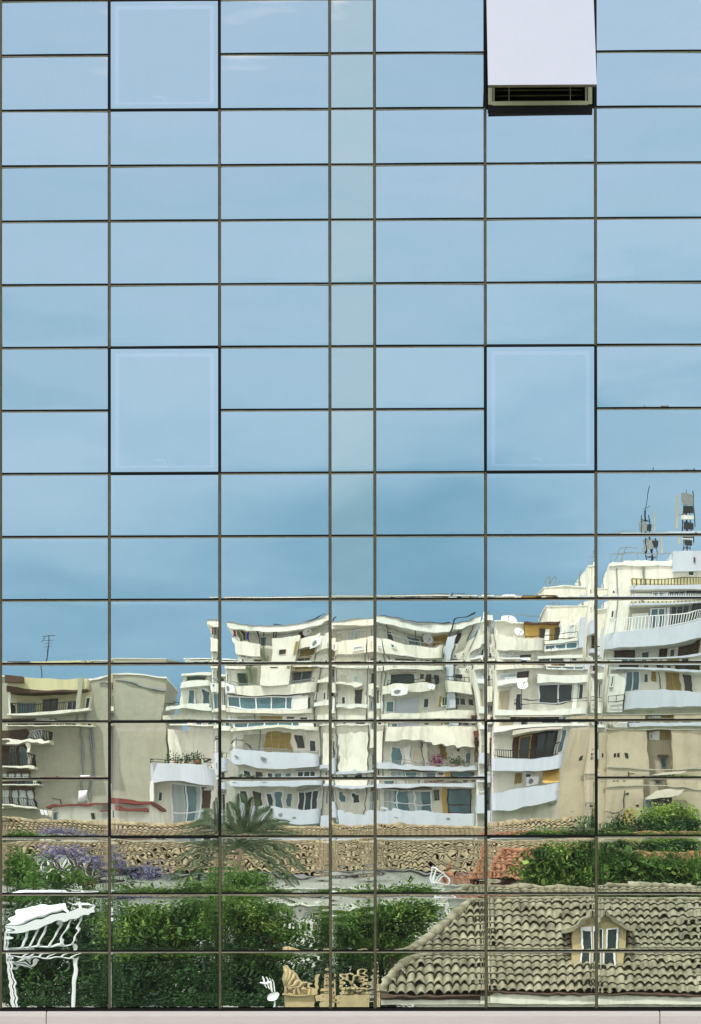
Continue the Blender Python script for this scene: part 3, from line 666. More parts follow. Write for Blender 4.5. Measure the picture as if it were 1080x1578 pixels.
# parapet 4
D.balcony(342, 504, 1166, 1199, 1.5, 'blue', .5); D.balcony(505, 746, 1192, 1205, 1.5, 'blue', .5)
m = MB()
for xx, yy in ((407, 1180), (356, 1182), (612, 1262), (693, 1260), (431, 1250), (455, 1256)): m.box(D.X(xx)-.12, D.X(xx)+.12, D.Y(1.5), D.Y(1.62), D.Z(yy)-.07, D.Z(yy)+.07)
D.part('wall_spout', 'greymetal', m)
# level 5
for a, b in ((348, 354), (361, 377), (408, 420)): D.window(a, b, 1207, 1236, .003, 1, 'whitemetal', 'glassd')
D.window(421, 436, 1207, 1236, .003, 1, 'whitemetal', 'glassb'); D.window(460, 496, 1207, 1236, .003, 3, 'whitemetal', 'glassd')
D.window(589, 668, 1210, 1252, .003, 3, 'whitemetal', 'glassb', curtain=True, cross=True); D.window(694, 738, 1208, 1248, .003, 1, 'brown', 'glassb', cross=True); D.box('pillar', 'ochre', 685, 692, 1206, 1250, .003, .1)
D.balcony(342, 504, 1236, 1268, 1.6, 'blue', .5); D.balcony(505, 746, 1250, 1284, 1.6, 'blue', .3)
D.flush()
def acunit(px, py, depth, o, label):
    p = P(px, py, depth); t = thing('air_conditioner', label, 'air conditioner', (p.x, p.y+o, p.z-.3), 'air conditioners on the walls')
    MB().box(p.x-.42, p.x+.42, p.y+o, p.y+o+.3, p.z-.28, p.z+.28).build('casing', 'whitemetal', t)
    m = MB(); 
    for q in range(1, 4): m.disc((p.x-.12, p.y+o+.31+.003*q, p.z), (0, 1, 0), .24-.07*q, n=14, rings=1, th=.004)
    m.build('fan_grille', 'greymetal', t)
acunit(357, 1064, 137, 1.3, 'white air conditioner on the cream parapet above the glazed balcony')
acunit(500, 1000, 137, 1.0, 'white air conditioner beside the brown louvred blind near the roof of the middle block')
def dish(px, py, depth, o, r, label, tilt=(0.3, .9, .35), stand=.8):
    p = P(px, py, depth); c = Vector((p.x, p.y+o, p.z)); n = Vector(tilt).normalized()
    t = thing('satellite_dish', label, 'satellite dish', (c.x, c.y-.1, c.z-stand), 'satellite dishes')
    MB().disc(c, n, r, r*.22).build('reflector', 'whitemetal', t, True)
    MB().tube([c-n*r*.2+Vector((0, -.04, 0)), (c.x, c.y-.15, c.z-r*.4), (c.x, c.y-.15, c.z-stand)], .03).build('pole', 'greymetal', t)
    MB().tube([c+Vector((0, 0, -r*.9)), c+n*r*.9+Vector((0, 0, -r*.3))], .015).tube([c+n*r*.85+Vector((0, 0, -r*.3)), c+n*r+Vector((0, 0, -r*.25))], .04).build('feed_arm', 'black', t)
dish(472, 966, 137, -.6, .30, 'white satellite dish beside the brown penthouse door left of the middle')
dish(662, 966, 137, -.6, .34, 'white satellite dish between the two ochre shutters of the penthouse')
dish(664, 1064, 137, 1.7, .28, 'small white satellite dish at the end of the cream parapet by the green pipe', stand=.5)
laundry(345, 373, 962, 984, 137, -.2, 'coloured washing hung on the roof terrace at the left end of the middle block', ['redcloth', 'green', 'brown', 'bluecloth'])

# ---- cream block with ochre penthouse
E = Bld('apartment_block', 'cream apartment block with ochre penthouse and bay window, right of the middle', 'apartment building', 132, 830)
E.box('wall', 'cream', 752, 918, 1003, 'g', -12, 0); E.box('penthouse_wall', 'cream', 755, 807, 958, 1003, -8, -1.2); E.box('penthouse_wall', 'ochre', 808, 868, 958, 1003, -8, -.9)
E.box('penthouse_wall', 'cream', 869, 915, 950, 1003, -8, -.7); E.box('canopy', 'brown', 808, 870, 954, 958, -8, -.3); E.box('canopy', 'white', 753, 807, 955, 958, -8, -.6)
for a in (834, 862): E.window(a, a+9, 966, 1000, -.89 if a < 860 else -.69, 1, 'brown', 'glassd'); E.box('door', 'white', a+9.5, a+18, 968, 1000, -.65, -.6)
E.window(888, 900, 964, 990, -.69, 1, 'white', 'curtain')
E.railing(757, 835, 938, 955, -1.2, 'greymetal', gap=.9, r=.015); E.railing(806, 903, 986, 1000, .9, 'black', gap=1.1, r=.015)
E.balcony(752, 842, 992, 1017, 1.3, 'cream', .8); E.balcony(842, 906, 1000, 1006, 1.0, 'white', .1); E.box('glazed_balcony', 'cream', 842, 905, 1007, 1021, .003, .8); E.window(842, 905, 1007, 1020, .803, 3, 'whitemetal', 'glassb')
E.box('pillar', 'blue', 906, 917, 955, 1020, .003, 1.1)
E.window(759, 795, 1024, 1036, .003, 2, 'whitemetal', 'curtain'); E.window(797, 818, 1024, 1036, .003, 1, 'brown', 'glassd'); E.box('awning', 'cloth', 757, 815, 1040, 1050, .003, 1.2)
E.box('bay', 'white', 830, 915, 1035, 1050, .003, 1.0); E.window(832, 884, 1050, 1086, .003, 2, 'whitemetal', 'glassd'); E.window(896, 908, 1050, 1080, .003, 1, 'whitemetal', 'glassd'); E.box('pillar', 'white', 884, 893, 1040, 1100, .003, .5)
E.window(797, 812, 1064, 1102, .003, 1, 'white', 'glassd'); E.box('niche', 'tan', 762, 785, 1058, 1100, .003, .05)
E.railing(795, 915, 1081, 1091, 1.2, 'black', gap=1.5, r=.015); E.balcony(752, 916, 1102, 1116, 1.3, 'white', .4)
E.box('recess_panel', 'brown', 790, 862, 1123, 1160, .003, .05); E.window(800, 820, 1126, 1160, .06, 1, 'olivewood', 'glassd'); E.window(828, 860, 1126, 1160, .06, 2, 'black', 'glassd'); E.box('awning', 'canvas', 786, 866, 1119, 1125, .06, 1.3)  # the flat brown panel paints in the shade of the balcony opening
E.railing(756, 866, 1146, 1162, 1.3, 'black', gap=.12); E.window(867, 877, 1124, 1158, .003, 1, 'whitemetal', 'glassb')
E.balcony(748, 878, 1162, 1187, 1.5, 'blue', .3); E.shutter(792, 806, 1189, 1207, .003, 'olivewood', 2); E.window(811, 824, 1188, 1202, .003, 1, 'white', 'glassd')
m = MB(); a0, a1 = E.X(846), E.X(878); m.prism([(a0, E.Y(.003), E.Z(1185)), (a0, E.Y(1.2), E.Z(1214)), (a0, E.Y(1.23), E.Z(1214)), (a0, E.Y(.05), E.Z(1185))], (a1-a0, 0, 0)); E.part('awning', 'ochre', m)
E.balcony(748, 878, 1218, 1250, 1.5, 'blue', .3)
E.flush()
dish(783, 947, 132, -2, .48, 'large white satellite dish on the flat roof beside the ochre penthouse', (.1, .9, .8), .6)
dish(797, 974, 132, -.6, .26, 'small white satellite dish on the cream wall just left of the ochre penthouse')
dish(806, 1052, 132, 1.3, .34, 'white satellite dish on a pole left of the bay window', stand=1.4)
laundry(845, 872, 1012, 1019, 131, 0, 'short row of white washing under the ochre penthouse', ['cloth', 'cloth'])

acunit(783, 1042, 132, .3, 'white air conditioner under the small balcony of the ochre topped block')
acunit(826, 1206, 132, .3, 'white air conditioner beside the small dark window over the tiled roof')
acunit(610, 1072, 137, 1.4, 'white air conditioner on the parapet right of the narrow panes')
# ---- tall right block
Fb = Bld('apartment_block', 'tallest cream block at right, curved pale blue balconies, masts on its roof', 'apartment building', 141, 1010)
Fb.box('wall', 'cream', 925, 1150, 872, 'g', -12, 0); Fb.box('side_wall', 'cream', 850, 924.5, 913, 'g', -12, -2.2); Fb.box('coping', 'white', 848, 924, 910, 913, -12, -2.1); Fb.box('coping', 'white', 924.6, 1034, 868, 872, -12, .1)
Fb.box('roof_room', 'blue', 1034.5, 1150, 846, 884, -5, .4); Fb.box('roof_room', 'cream', 958, 1034, 862, 868, -6, -.4)
Fb.railing(929, 1034, 848, 868, -.6, 'greymetal', gap=.8, r=.02); Fb.railing(875, 915, 898, 910, -2.6, 'greymetal', gap=.9, r=.02)
m = MB()
for xx in (856, 866): m.tube([(Fb.X(xx), Fb.Y(-2.5), Fb.Z(912)), (Fb.X(xx-4), Fb.Y(-2.5), Fb.Z(896)), (Fb.X(xx), Fb.Y(-2.5), Fb.Z(886)), (Fb.X(xx+5), Fb.Y(-2.5), Fb.Z(884)), (Fb.X(xx+3), Fb.Y(-2.5), Fb.Z(912))], .04)
for xx in (950, 962): m.tube([(Fb.X(xx-12), Fb.Y(-.5), Fb.Z(866)), (Fb.X(xx-2), Fb.Y(-.5), Fb.Z(842)), (Fb.X(xx+8), Fb.Y(-.5), Fb.Z(838)), (Fb.X(xx+20), Fb.Y(-.5), Fb.Z(840))], .04)
m.tube([(Fb.X(912), Fb.Y(-2.4), Fb.Z(912)), (Fb.X(913), Fb.Y(-2.4), Fb.Z(870))], .05)
Fb.part('ladder_hoop', 'greymetal', m)
Fb.window(1075, 1079, 860, 870, .403, 1, 'brown', 'glassd')
Fb.balcony(966, 1150, 914, 924, 1.5, 'blue', .6); Fb.railing(967, 1148, 899, 914, 1.4, 'brown', gap=.22, r=.03); Fb.box('recess_panel', 'yellowcream', 968, 1150, 893, 914, .003, .03)
Fb.box('recess_panel', 'grey', 966, 1150, 926, 966, .003, .04); Fb.window(998, 1020, 930, 965, .05, 2, 'whitemetal', 'glassb'); Fb.box('panel', 'cloth', 1022, 1027, 930, 965, .05, .1); Fb.window(1028, 1060, 928, 962, .05, 3, 'greymetal', 'glassd'); Fb.window(1064, 1120, 926, 960, .05, 4, 'black', 'glassd')
Fb.box('panel', 'white', 972, 996, 936, 965, .05, .12)
Fb.railing(928, 1148, 948, 968, 1.9, 'whitemetal', gap=.16, r=.02); Fb.balcony(924, 1150, 968, 996, 2.0, 'blue', 1.0)
for a, b in ((946, 982), (1016, 1030), (1052, 1100)): Fb.shutter(a, b, 996, 1024, .003, 'brown', 2, 'door')
Fb.balcony(930, 1150, 1024, 1032, 1.6, 'blue', .8)
Fb.window(958, 984, 1034, 1074, .003, 2, 'whitemetal', 'glassb'); Fb.shutter(1005, 1014, 1033, 1056, .003, 'olivewood', 1); Fb.shutter(1031, 1057, 1033, 1077, .003, 'olivewood', 2)
Fb.box('white_tower', 'white', 928, 956, 1042, 1112, .003, 1.2); Fb.window(930, 936, 1046, 1066, 1.203, 1, 'white', 'glassd'); Fb.railing(930, 957, 1080, 1092, 1.5, 'black', gap=.4)
Fb.balcony(958, 1150, 1078, 1108, 1.9, 'blue', .6)
for (a, b, c_, d_) in ((990, 1003, 1000, 1022), (1034, 1046, 998, 1020), (990, 1000, 1040, 1060), (1064, 1078, 1036, 1074), (930, 938, 925, 940), (1066, 1080, 876, 892)):
    Fb.window(a, b, c_, d_, .005, 1, random.choice(['white', 'brown']), 'glassd')
m = MB()
for xx, y0_, y1_ in ((987, 873, 912), (942, 875, 960), (1020, 1034, 1076), (926, 1000, 1040)): m.tube([(Fb.X(xx), Fb.Y(.06), Fb.Z(y0_)), (Fb.X(xx), Fb.Y(.06), Fb.Z(y1_))], .04)
Fb.part('drain_pipe', 'greymetal', m)
Fb.flush()
def cell(px, y0, y1, depth, panels, label, big=False):
    p = P(px, y1, depth); q = P(px, y0, depth); Y = p.y-2.5; H = q.z-p.z
    t = thing('mobile_mast', label, 'antenna mast', (p.x, Y, p.z), 'mobile phone masts on the tall block')
    m = MB(); m.tube([(p.x, Y, p.z), (p.x, Y, p.z+H*.7)], .06)
    for dx in (-.28, .28):
        m.tube([(p.x+dx, Y, p.z), (p.x+dx*.8, Y, p.z+H*.62)], .03)
    for k in range(5): m.tube([(p.x-.3, Y, p.z+H*.12*k+.15), (p.x+.3, Y, p.z+H*.12*k+.3)], .025).tube([(p.x-.3, Y+.1, p.z+H*.12*k+.3), (p.x+.3, Y-.1, p.z+H*.12*k+.15)], .025)
    m.build('lattice', 'black', t)
    MB().tube([(p.x, Y, p.z+H*.68), (p.x+.12, Y, p.z+H)], .02).tube([(p.x-.15, Y, p.z+H*.72), (p.x+.25, Y, p.z+H*.74)], .015).build('whip_aerial', 'black', t)
    for (dx, z0, z1, wd, mt) in panels:
        MB().box(p.x+dx-wd/2, p.x+dx+wd/2, Y+.15, Y+.32, p.z+z0*H, p.z+z1*H).tube([(p.x, Y, p.z+(z0+z1)/2*H), (p.x+dx, Y+.16, p.z+(z0+z1)/2*H)], .03).build('panel_antenna', mt, t)
cell(1005, 726, 868, 141, [(.5, .2, .66, .09, 'grey'), (-.1, .25, .5, .3, 'greymetal'), (.2, .28, .46, .24, 'black'), (-.36, .2, .5, .08, 'greymetal')], 'lattice mobile mast with whip aerial, left of the two masts on the tall block')
cell(1070, 732, 846, 141, [(-.6, .25, .88, .14, 'grey'), (.1, .72, .92, .8, 'greymetal'), (.1, .57, .70, .72, 'black'), (.05, .46, .54, .8, 'cream'), (.1, .22, .4, .6, 'black'), (.52, .3, .97, .06, 'black')], 'broad mobile mast with stacked boxes, right of the two masts on the tall block', True)

# ---- tan block
Gb = Bld('tan_house', 'rough tan plaster building with small hooded window behind the shrubs at right', 'building', 104, 1000)
Gb.box('wall', 'tan', 922, 996, 1119, 'g', -8, 0); Gb.box('wall', 'tan', 1044, 1160, 1119, 'g', -8, .0); Gb.box('recess_wall', 'tan', 996.1, 1043.9, 1119, 'g', -8, -.7)
Gb.box('wall', 'tan', 886, 921.9, 1121, 'g', -2, -.4)
Gb.box('coping', 'grey', 921, 1160, 1116.5, 1119, -8, .08); Gb.box('string_course', 'grey', 921, 1160, 1197, 1200, .003, .1)
Gb.window(1021, 1034, 1169, 1193, -.69, 1, 'greymetal', 'glassd'); Gb.box('hood', 'brown', 1018, 1038, 1166, 1168.5, -.69, -.1); Gb.window(1004, 1012, 1124, 1137, -.69, 1, 'whitemetal', 'glassb'); Gb.box('panel', 'cloth', 1012.5, 1024, 1122, 1136, -.69, -.6); Gb.shutter(1026, 1042, 1120, 1134, -.69, 'olivewood', 2)
m = MB()
for xx in (936, 943, 956): m.box(Gb.X(xx)-.06, Gb.X(xx)+.06, Gb.Y(.0), Gb.Y(.03), Gb.Z(1178), Gb.Z(1170))
for xx, yy in ((984, 1244), (963, 1216), (911, 1173)): m.box(Gb.X(xx)-.08, Gb.X(xx)+.08, Gb.Y(.0), Gb.Y(.04), Gb.Z(yy+4), Gb.Z(yy))
Gb.part('vent', 'black', m)
Gb.window(997, 1012, 1226, 1285, .1, 2, 'greymetal', 'glassb'); Gb.window(1013, 1048, 1222, 1285, .1, 3, 'brown', 'glassd')
m = MB(); m.prism([(Gb.X(999), Gb.Y(.25), Gb.Z(1236)), (Gb.X(999), Gb.Y(.25), Gb.Z(1228)), (Gb.X(1020), Gb.Y(.25), Gb.Z(1212)), (Gb.X(1066), Gb.Y(.25), Gb.Z(1206)), (Gb.X(1054), Gb.Y(.25), Gb.Z(1220)), (Gb.X(1015), Gb.Y(.25), Gb.Z(1232))], (0, .9, 0)); Gb.part('canopy', 'canvas', m)
m = MB(); m.prism([(Gb.X(948), Gb.Y(.3), Gb.Z(1284)), (Gb.X(960), Gb.Y(.3), Gb.Z(1254)), (Gb.X(968), Gb.Y(.3), Gb.Z(1250)), (Gb.X(978), Gb.Y(.3), Gb.Z(1262)), (Gb.X(981), Gb.Y(.3), Gb.Z(1284))], (0, .8, 0)); Gb.part('porch', 'olivewood', m)
m = MB(); m.tube([(Gb.X(924), Gb.Y(.1), Gb.Z(1254)), (Gb.X(936), Gb.Y(.1), Gb.Z(1258)), (Gb.X(950), Gb.Y(.1), Gb.Z(1257)), (Gb.X(956), Gb.Y(.1), Gb.Z(1248)), (Gb.X(957), Gb.Y(.1), Gb.Z(1210))], .025); Gb.part('cable', 'black', m)
Gb.flush()

# ---- tile roofs
def tile_sheet(mb, a, b, c, d, pitch, course, amp=.055, lift=.05, ns=6, jit=.012):
    """a,b = eave ends, c,d = ridge ends (a below c, b below d); wavy courses that overlap"""
    a, b, c, d = map(Vector, (a, b, c, d)); L = ((c-a).length+(d-b).length)/2; nc = max(2, int(L/course)); wid = max((b-a).length, (d-c).length); nt_ = int(wid/pitch)
    nrm = (b-a if (b-a).length > (d-c).length else d-c).cross((c+d)/2-(a+b)/2).normalized()
    if nrm.z < 0: nrm = -nrm
    e = (b-a if (b-a).length > .01 else d-c).normalized(); base = a if (b-a).length >= (d-c).length else c
    ua = (a-base).dot(e); ub = (b-base).dot(e); uc = (c-base).dot(e); ud = (d-base).dot(e)
    perp = lambda v: v-e*((v-base).dot(e))
    pa, pc = perp(a), perp(c); lo, hi = min(ua, uc), max(ub, ud); n = int((hi-lo)/pitch*ns)+1
    for k in range(nc):
        t0, t1 = k/nc, min(1, (k+1.2)/nc)
        l0, r0 = ua+(uc-ua)*t0, ub+(ud-ub)*t0; l1, r1 = ua+(uc-ua)*t1, ub+(ud-ub)*t1
        rows = [[], [], []]
        for q in range(n+1):
            x = lo+(hi-lo)*q/n
            if x < l0-pitch/ns or x > r0+pitch/ns: continue
            cell_ = math.floor(x/pitch); jr = (math.sin(cell_*12.9898+k*78.233)*43758.5453) % 1
            hgt = amp*(2*abs(math.sin(x/pitch*math.pi))**.75-1)
            x0 = min(max(x, l0), r0); x1 = min(max(x, l1), r1); j2 = (jr-.5)*2*jit
            low = pa.lerp(pc, max(0, t0+j2*.6/L)); up = pa.lerp(pc, t1)
            rows[0].append(low+e*x0+nrm*(hgt+lift+j2*.5-.028)); rows[1].append(low+e*x0+nrm*(hgt+lift+j2*.5)); rows[2].append(up+e*x1+nrm*(hgt*.9-.01))
        n_ = len(rows[0]); k0 = len(mb.v)
        for rr in rows: mb.v += [tuple(v) for v in rr]
        for q in range(n_-1):
            mb.f.append((k0+q, k0+q+1, k0+n_+q+1, k0+n_+q)); mb.f.append((k0+n_+q, k0+n_+q+1, k0+2*n_+q+1, k0+2*n_+q))
def ridge(mb, p, q, r=.11, seg=.38):
    p, q = Vector(p), Vector(q); n = max(2, int((q-p).length/seg))
    for k in range(n):
        a = p.lerp(q, k/n); b = p.lerp(q, (k+1.12)/n); mb.tube([a, b], r*1.12, 8, r*.9)
def Q(px, py, depth): return P(px, py, depth)

# ochre roof in the middle distance
H = Bld('tiled_house', 'pale walled house under a long weathered ochre tile roof below the cream blocks', 'house', 100, 420)
zr = H.Z(1269); ze = H.Z(1350); xa, xb = H.X(-80), H.X(915); rise = zr-ze; run = rise/math.tan(R(26))
m = MB(); tile_sheet(m, (xa, H.Y(0), ze), (xb, H.Y(0), ze), (xa, H.Y(-run), zr), (xb, H.Y(-run), zr), .24, .42, .07, .09)
r_ = H.part('roof', 'tile_ochre', m); MB().prism([(xa+.05, H.Y(-.04), ze-.09), (xb-.05, H.Y(-.04), ze-.09), (xb-.05, H.Y(-run), zr-.09), (xa+.05, H.Y(-run), zr-.09)], (0, 0, -.05)).build('roof_deck', 'brown', r_); m = MB(); ridge(m, (xa, H.Y(-run), zr), (xb, H.Y(-run), zr), .13); m.build('ridge_cap', 'tile_ochre', r_, True)
MB().prism([(xa+.1, H.Y(-.05), ze-.2), (xa+.1, H.Y(-run), zr-.22), (xa+.1, H.Y(-2*run+.05), ze-.2)], (xb-xa-.2, 0, 0)).build('gable', 'white', H.root)
H.box('wall', 'white', -70, 905, 1353, 'g', -2*run+.4, -.5); H.box('gutter', 'greymetal', -80, 915, 1350, 1353, -.1, .06)
H.flush()
# red roof house
I = Bld('red_roof_house', 'house under a warm red tile roof with a clay finial, half hidden by shrubs', 'house', 82, 840)
zr, ze = I.Z(1303), I.Z(1363); run = (zr-ze)/math.tan(R(30)); 
m = MB(); tile_sheet(m, (I.X(742), I.Y(0), ze), (I.X(1140), I.Y(0), ze), (I.X(778), I.Y(-run), zr), (I.X(1120), I.Y(-run), zr), .21, .33, .045)
r_ = I.part('roof', 'tile_red', m); MB().prism([(I.X(744), I.Y(-.05), ze-.08), (I.X(1138), I.Y(-.05), ze-.08), (I.X(1118), I.Y(-run), zr-.09), (I.X(780), I.Y(-run), zr-.09)], (0, 0, -.05)).build('roof_deck', 'brown', r_)
m = MB(); ridge(m, (I.X(742), I.Y(0), ze+.08), (I.X(778), I.Y(-run), zr+.06), .11); ridge(m, (I.X(778), I.Y(-run), zr+.04), (I.X(1120), I.Y(-run), zr+.04), .11); m.build('ridge_cap', 'tile_red', r_, True)
m = MB(); tile_sheet(m, (I.X(684), I.Y(.8), I.Z(1370)), (I.X(741), I.Y(.8), I.Z(1372)), (I.X(706), I.Y(-1), I.Z(1347)), (I.X(741), I.Y(-1), I.Z(1334)), .21, .33, .045); I.part('porch_roof', 'tile_red', m)
m = MB(); fx, fz = I.X(706), I.Z(1350)
for (dz, r0) in ((0, .16), (.14, .10), (.22, .14), (.32, .07), (.42, .09), (.52, .02)): m.tube([(fx, I.Y(-.9), fz+dz), (fx, I.Y(-.9), fz+dz+.11)], r0, 10, r0*.7)
m.tube([(fx-.16, I.Y(-.9), fz+.36), (fx+.16, I.Y(-.9), fz+.36)], .035)
I.part('finial', 'tile_red', m, smooth=True)
I.box('wall', 'white', 748, 1140, 1366, 'g', -2*run, -.4); I.box('wall', 'white', 688, 741, 1374, 'g', -2.5, .4)
I.flush()
# white ornament: lattice fan beside finial
p = P(672, 1368, 80); t = thing('gable_ornament', 'white fretwork gable ornament beside the red roof finial', 'ornament', p)
m = MB(); m.tube([p, p+Vector((.0, 0, .62))], .035); m.tube([p, p+Vector((.62, 0, 0))], .035)
m.tube([p+Vector((.62*math.cos(a), 0, .62*math.sin(a))) for a in [k*math.pi/16 for k in range(9)]], .035)
for k in range(1, 4): a = k*math.pi/8; m.tube([p, p+Vector((.6*math.cos(a), 0, .6*math.sin(a)))], .022)
m.build('fretwork', 'whitemetal', t)

# white house behind the trees
K = Bld('white_house', 'white house wall with cornice showing between the trees', 'house', 94, 590)
K.box('wall', 'white', 424, 752, 1392, 'g', -5, 0); K.box('cornice', 'white', 420, 756, 1384, 1392, -5.2, .35); K.box('cornice', 'grey', 424, 752, 1392.1, 1394, .003, .2)
K.window(470, 486, 1400, 1432, .003, 2, 'white', 'curtain', name='window'); K.window(735, 745, 1400, 1412, .003, 1, 'white', 'glassd'); K.shutter(700, 712, 1396, 1430, .003, 'whitemetal', 2)
K.flush()

# near house with dormer
J = Bld('dormer_house', 'near house with weathered grey brown tile roof and small dormer, at lower right', 'house', 66, 850)
ze = J.Z(1533); zr = J.Z(1384)+.25; run = (zr-ze)/math.tan(R(38)); zr = P(540, 1379, 66+run).z; run = (zr-ze)/math.tan(R(38))
def JX(px, o): return P(px, 1450, 66-o).x
xl, xr = JX(583, 0), J.X(1180)
m = MB(); tile_sheet(m, (xl, J.Y(0), ze), (xr, J.Y(0), ze), (JX(735, -run), J.Y(-run), zr), (J.X(1220), J.Y(-run), zr), .235, .38, .07, .095, jit=.006)
r_ = J.part('roof', 'tile_grey', m)
MB().prism([(xl+.1, J.Y(-.06), ze-.09), (xr, J.Y(-.06), ze-.09), (J.X(1220), J.Y(-run), zr-.12), (JX(735, -run), J.Y(-run), zr-.12)], (0, 0, -.05)).build('roof_deck', 'brown', r_)
m = MB(); ridge(m, (xl-.02, J.Y(0), ze+.1), (JX(735, -run), J.Y(-run), zr+.1), .13, .36); ridge(m, (JX(735, -run), J.Y(-run), zr+.06), (J.X(1220), J.Y(-run), zr+.06), .13, .36); m.build('ridge_cap', 'tile_grey', r_, True)
m = MB(); tile_sheet(m, (xl, J.Y(-2*run), ze), (xl, J.Y(0), ze), (JX(735, -run), J.Y(-run-.05), zr), (JX(735, -run), J.Y(-run+.05), zr), .235, .36, .06, .055); J.part('hip_roof', 'tile_grey', m)
# eave, gutter, wall
J.box('wall', 'cream', 640, 1180, 1556.5, 'g', -2*run, -.35); J.box('fascia', 'cream', 748, 1180, 1538.5, 1556, -.3, .04); J.part('gutter', 'brown', MB().tube([(xl, J.Y(.08), ze-.045), (xr, J.Y(.08), ze-.045)], .045, 8))
J.box('fascia', 'brown', 583, 747.5, 1537, 1542, -.3, .02); J.box('fascia', 'cream', 583, 747.5, 1542, 1556, -.3, -.02)
# dormer
dx = (JX(922, -1.2)); dw = .62; dy = -1.0; dzb = P(540, 1492, 66-dy).z; dzt = P(540, 1431, 66-dy).z; apex = P(540, 1404, 66-dy).z
dm = MB(); dm.box(dx-dw, dx+dw, J.Y(-3.2), J.Y(dy), dzb-.3, dzt); dm.prism([(dx-dw, J.Y(dy), dzt), (dx+dw, J.Y(dy), dzt), (dx, J.Y(dy), apex-.05)], (0, -2.2, 0)); dmo = dm.build('dormer', 'stone', J.root)
rf = MB()
for sg in (-1, 1):
    pts = [(dx, apex+.05), (dx+sg*.13, apex-.10), (dx+sg*.35, apex-.27), (dx+sg*.62, dzt-.02+.02), (dx+sg*.86, dzt-.06)]
    for k in range(4):
        (x0_, z0_), (x1_, z1_) = pts[k], pts[k+1]
        rf.prism([(x0_, J.Y(dy+.22), z0_), (x1_, J.Y(dy+.22), z1_), (x1_, J.Y(dy+.22), z1_-.10), (x0_, J.Y(dy+.22), z0_-.10)], (0, -2.6, 0))
rf.build('dormer_roof', 'tile_grey', dmo)
for sg, wd in ((-.23, .17), (.23, .17)):
    wb = MB(); z0_, z1_ = dzb+.0, dzt-.02; t_ = .045; xx = dx+sg
    wb.box(xx-wd, xx-wd+t_, J.Y(dy), J.Y(dy+.06), z0_, z1_).box(xx+wd-t_, xx+wd, J.Y(dy), J.Y(dy+.06), z0_, z1_).box(xx-wd+t_, xx+wd-t_, J.Y(dy), J.Y(dy+.06), z0_, z0_+t_).box(xx-wd+t_, xx+wd-t_, J.Y(dy), J.Y(dy+.06), z1_-t_, z1_)
    wo = wb.build('dormer_window', 'whitemetal', dmo)
    wo2 = MB().box(xx-wd+t_, xx+wd-t_, J.Y(dy+.001), J.Y(dy+.02), z0_+t_, z1_-t_).build('dormer_glass', 'glassd', dmo)
J.flush()

# carved stone gable, finials, balustrade
Ob = Bld('stone_gable', 'carved honey coloured stone gable with fan shell and small rosette, at the bottom edge', 'gable', 60, 480)
m = MB(); pts = [(438, 1484), (447, 1480), (458, 1492), (466, 1508), (475, 1522), (482, 1519), (490, 1522), (494, 1530), (494, 1640), (440, 1640)]
m.prism([(Ob.X(x), Ob.Y(0), Ob.Z(y)) for x, y in pts], (0, -.3, 0)); Ob.part('gable_wall', 'stone', m)
m = MB()
for (ex, ey) in ((443, 1488), (451, 1492), (458, 1500), (464, 1510), (469, 1520)): m.tube([(Ob.X(441), Ob.Y(.03), Ob.Z(1524)), (Ob.X((441+ex)/2+2), Ob.Y(.07), Ob.Z((1524+ey)/2)), (Ob.X(ex), Ob.Y(.02), Ob.Z(ey))], .035, 6, .045)
Ob.part('fan_shell', 'stone', m, smooth=True)
m = MB(); cx_, cz_ = Ob.X(474), Ob.Z(1526); cx2, cz2 = Ob.X(450), Ob.Z(1526)
for (a_, b_, rr) in ((cx_, cz_, .16), (cx2, cz2, .14)):
    m.tube([(a_+rr*math.cos(k*math.pi/8), Ob.Y(.04), b_+rr*math.sin(k*math.pi/8)) for k in range(17)], .035)
    m.disc((a_, Ob.Y(.06), b_), (0, 1, 0), .07, -.04, 12, 3)
Ob.part('rosette', 'stone', m, smooth=True)
Ob.box('cornice', 'stone', 436, 497, 1534, 1538, .003, .12); Ob.box('cornice', 'stone', 496, 512, 1540, 1550, -.3, .1); Ob.box('pillar', 'stone', 493, 499, 1500, 1534, -.25, -.02)
Ob.flush()
Bb = Bld('balustrade', 'dark stone balustrade with scrolled top and a row of round knobs', 'balustrade', 60, 545)
Bb.box('base', 'stone', 505, 580, 1532, 'g', -.3, 0)
m = MB()
for k in range(6): m.disc((Bb.X(519+k*10.5), Bb.Y(.02), Bb.Z(1525)), (0, 1, 0), .075, -.06, 12, 4)
for k in range(6): m.tube([(Bb.X(519+k*10.5), Bb.Y(-.12), Bb.Z(1532)), (Bb.X(519+k*10.5), Bb.Y(-.12), Bb.Z(1526)), (Bb.X(519+k*10.5), Bb.Y(-.12), Bb.Z(1520))], .06, 8, .04)
Bb.part('knob_row', 'stone', m, smooth=True)
Bb.box('rail', 'stone', 512, 578, 1516, 1520, -.25, .02)
m = MB()
for (a_, b_, r0) in ((524, 1508, .14), (536, 1502, .10), (548, 1506, .13), (560, 1496, .15), (568, 1508, .10)):
    m.tube([(Bb.X(a_)+r0*math.cos(k*math.pi/7), Bb.Y(-.1), Bb.Z(b_)+r0*math.sin(k*math.pi/7)) for k in range(12)], .045)
Bb.part('scroll', 'stone', m, smooth=True); Bb.flush()

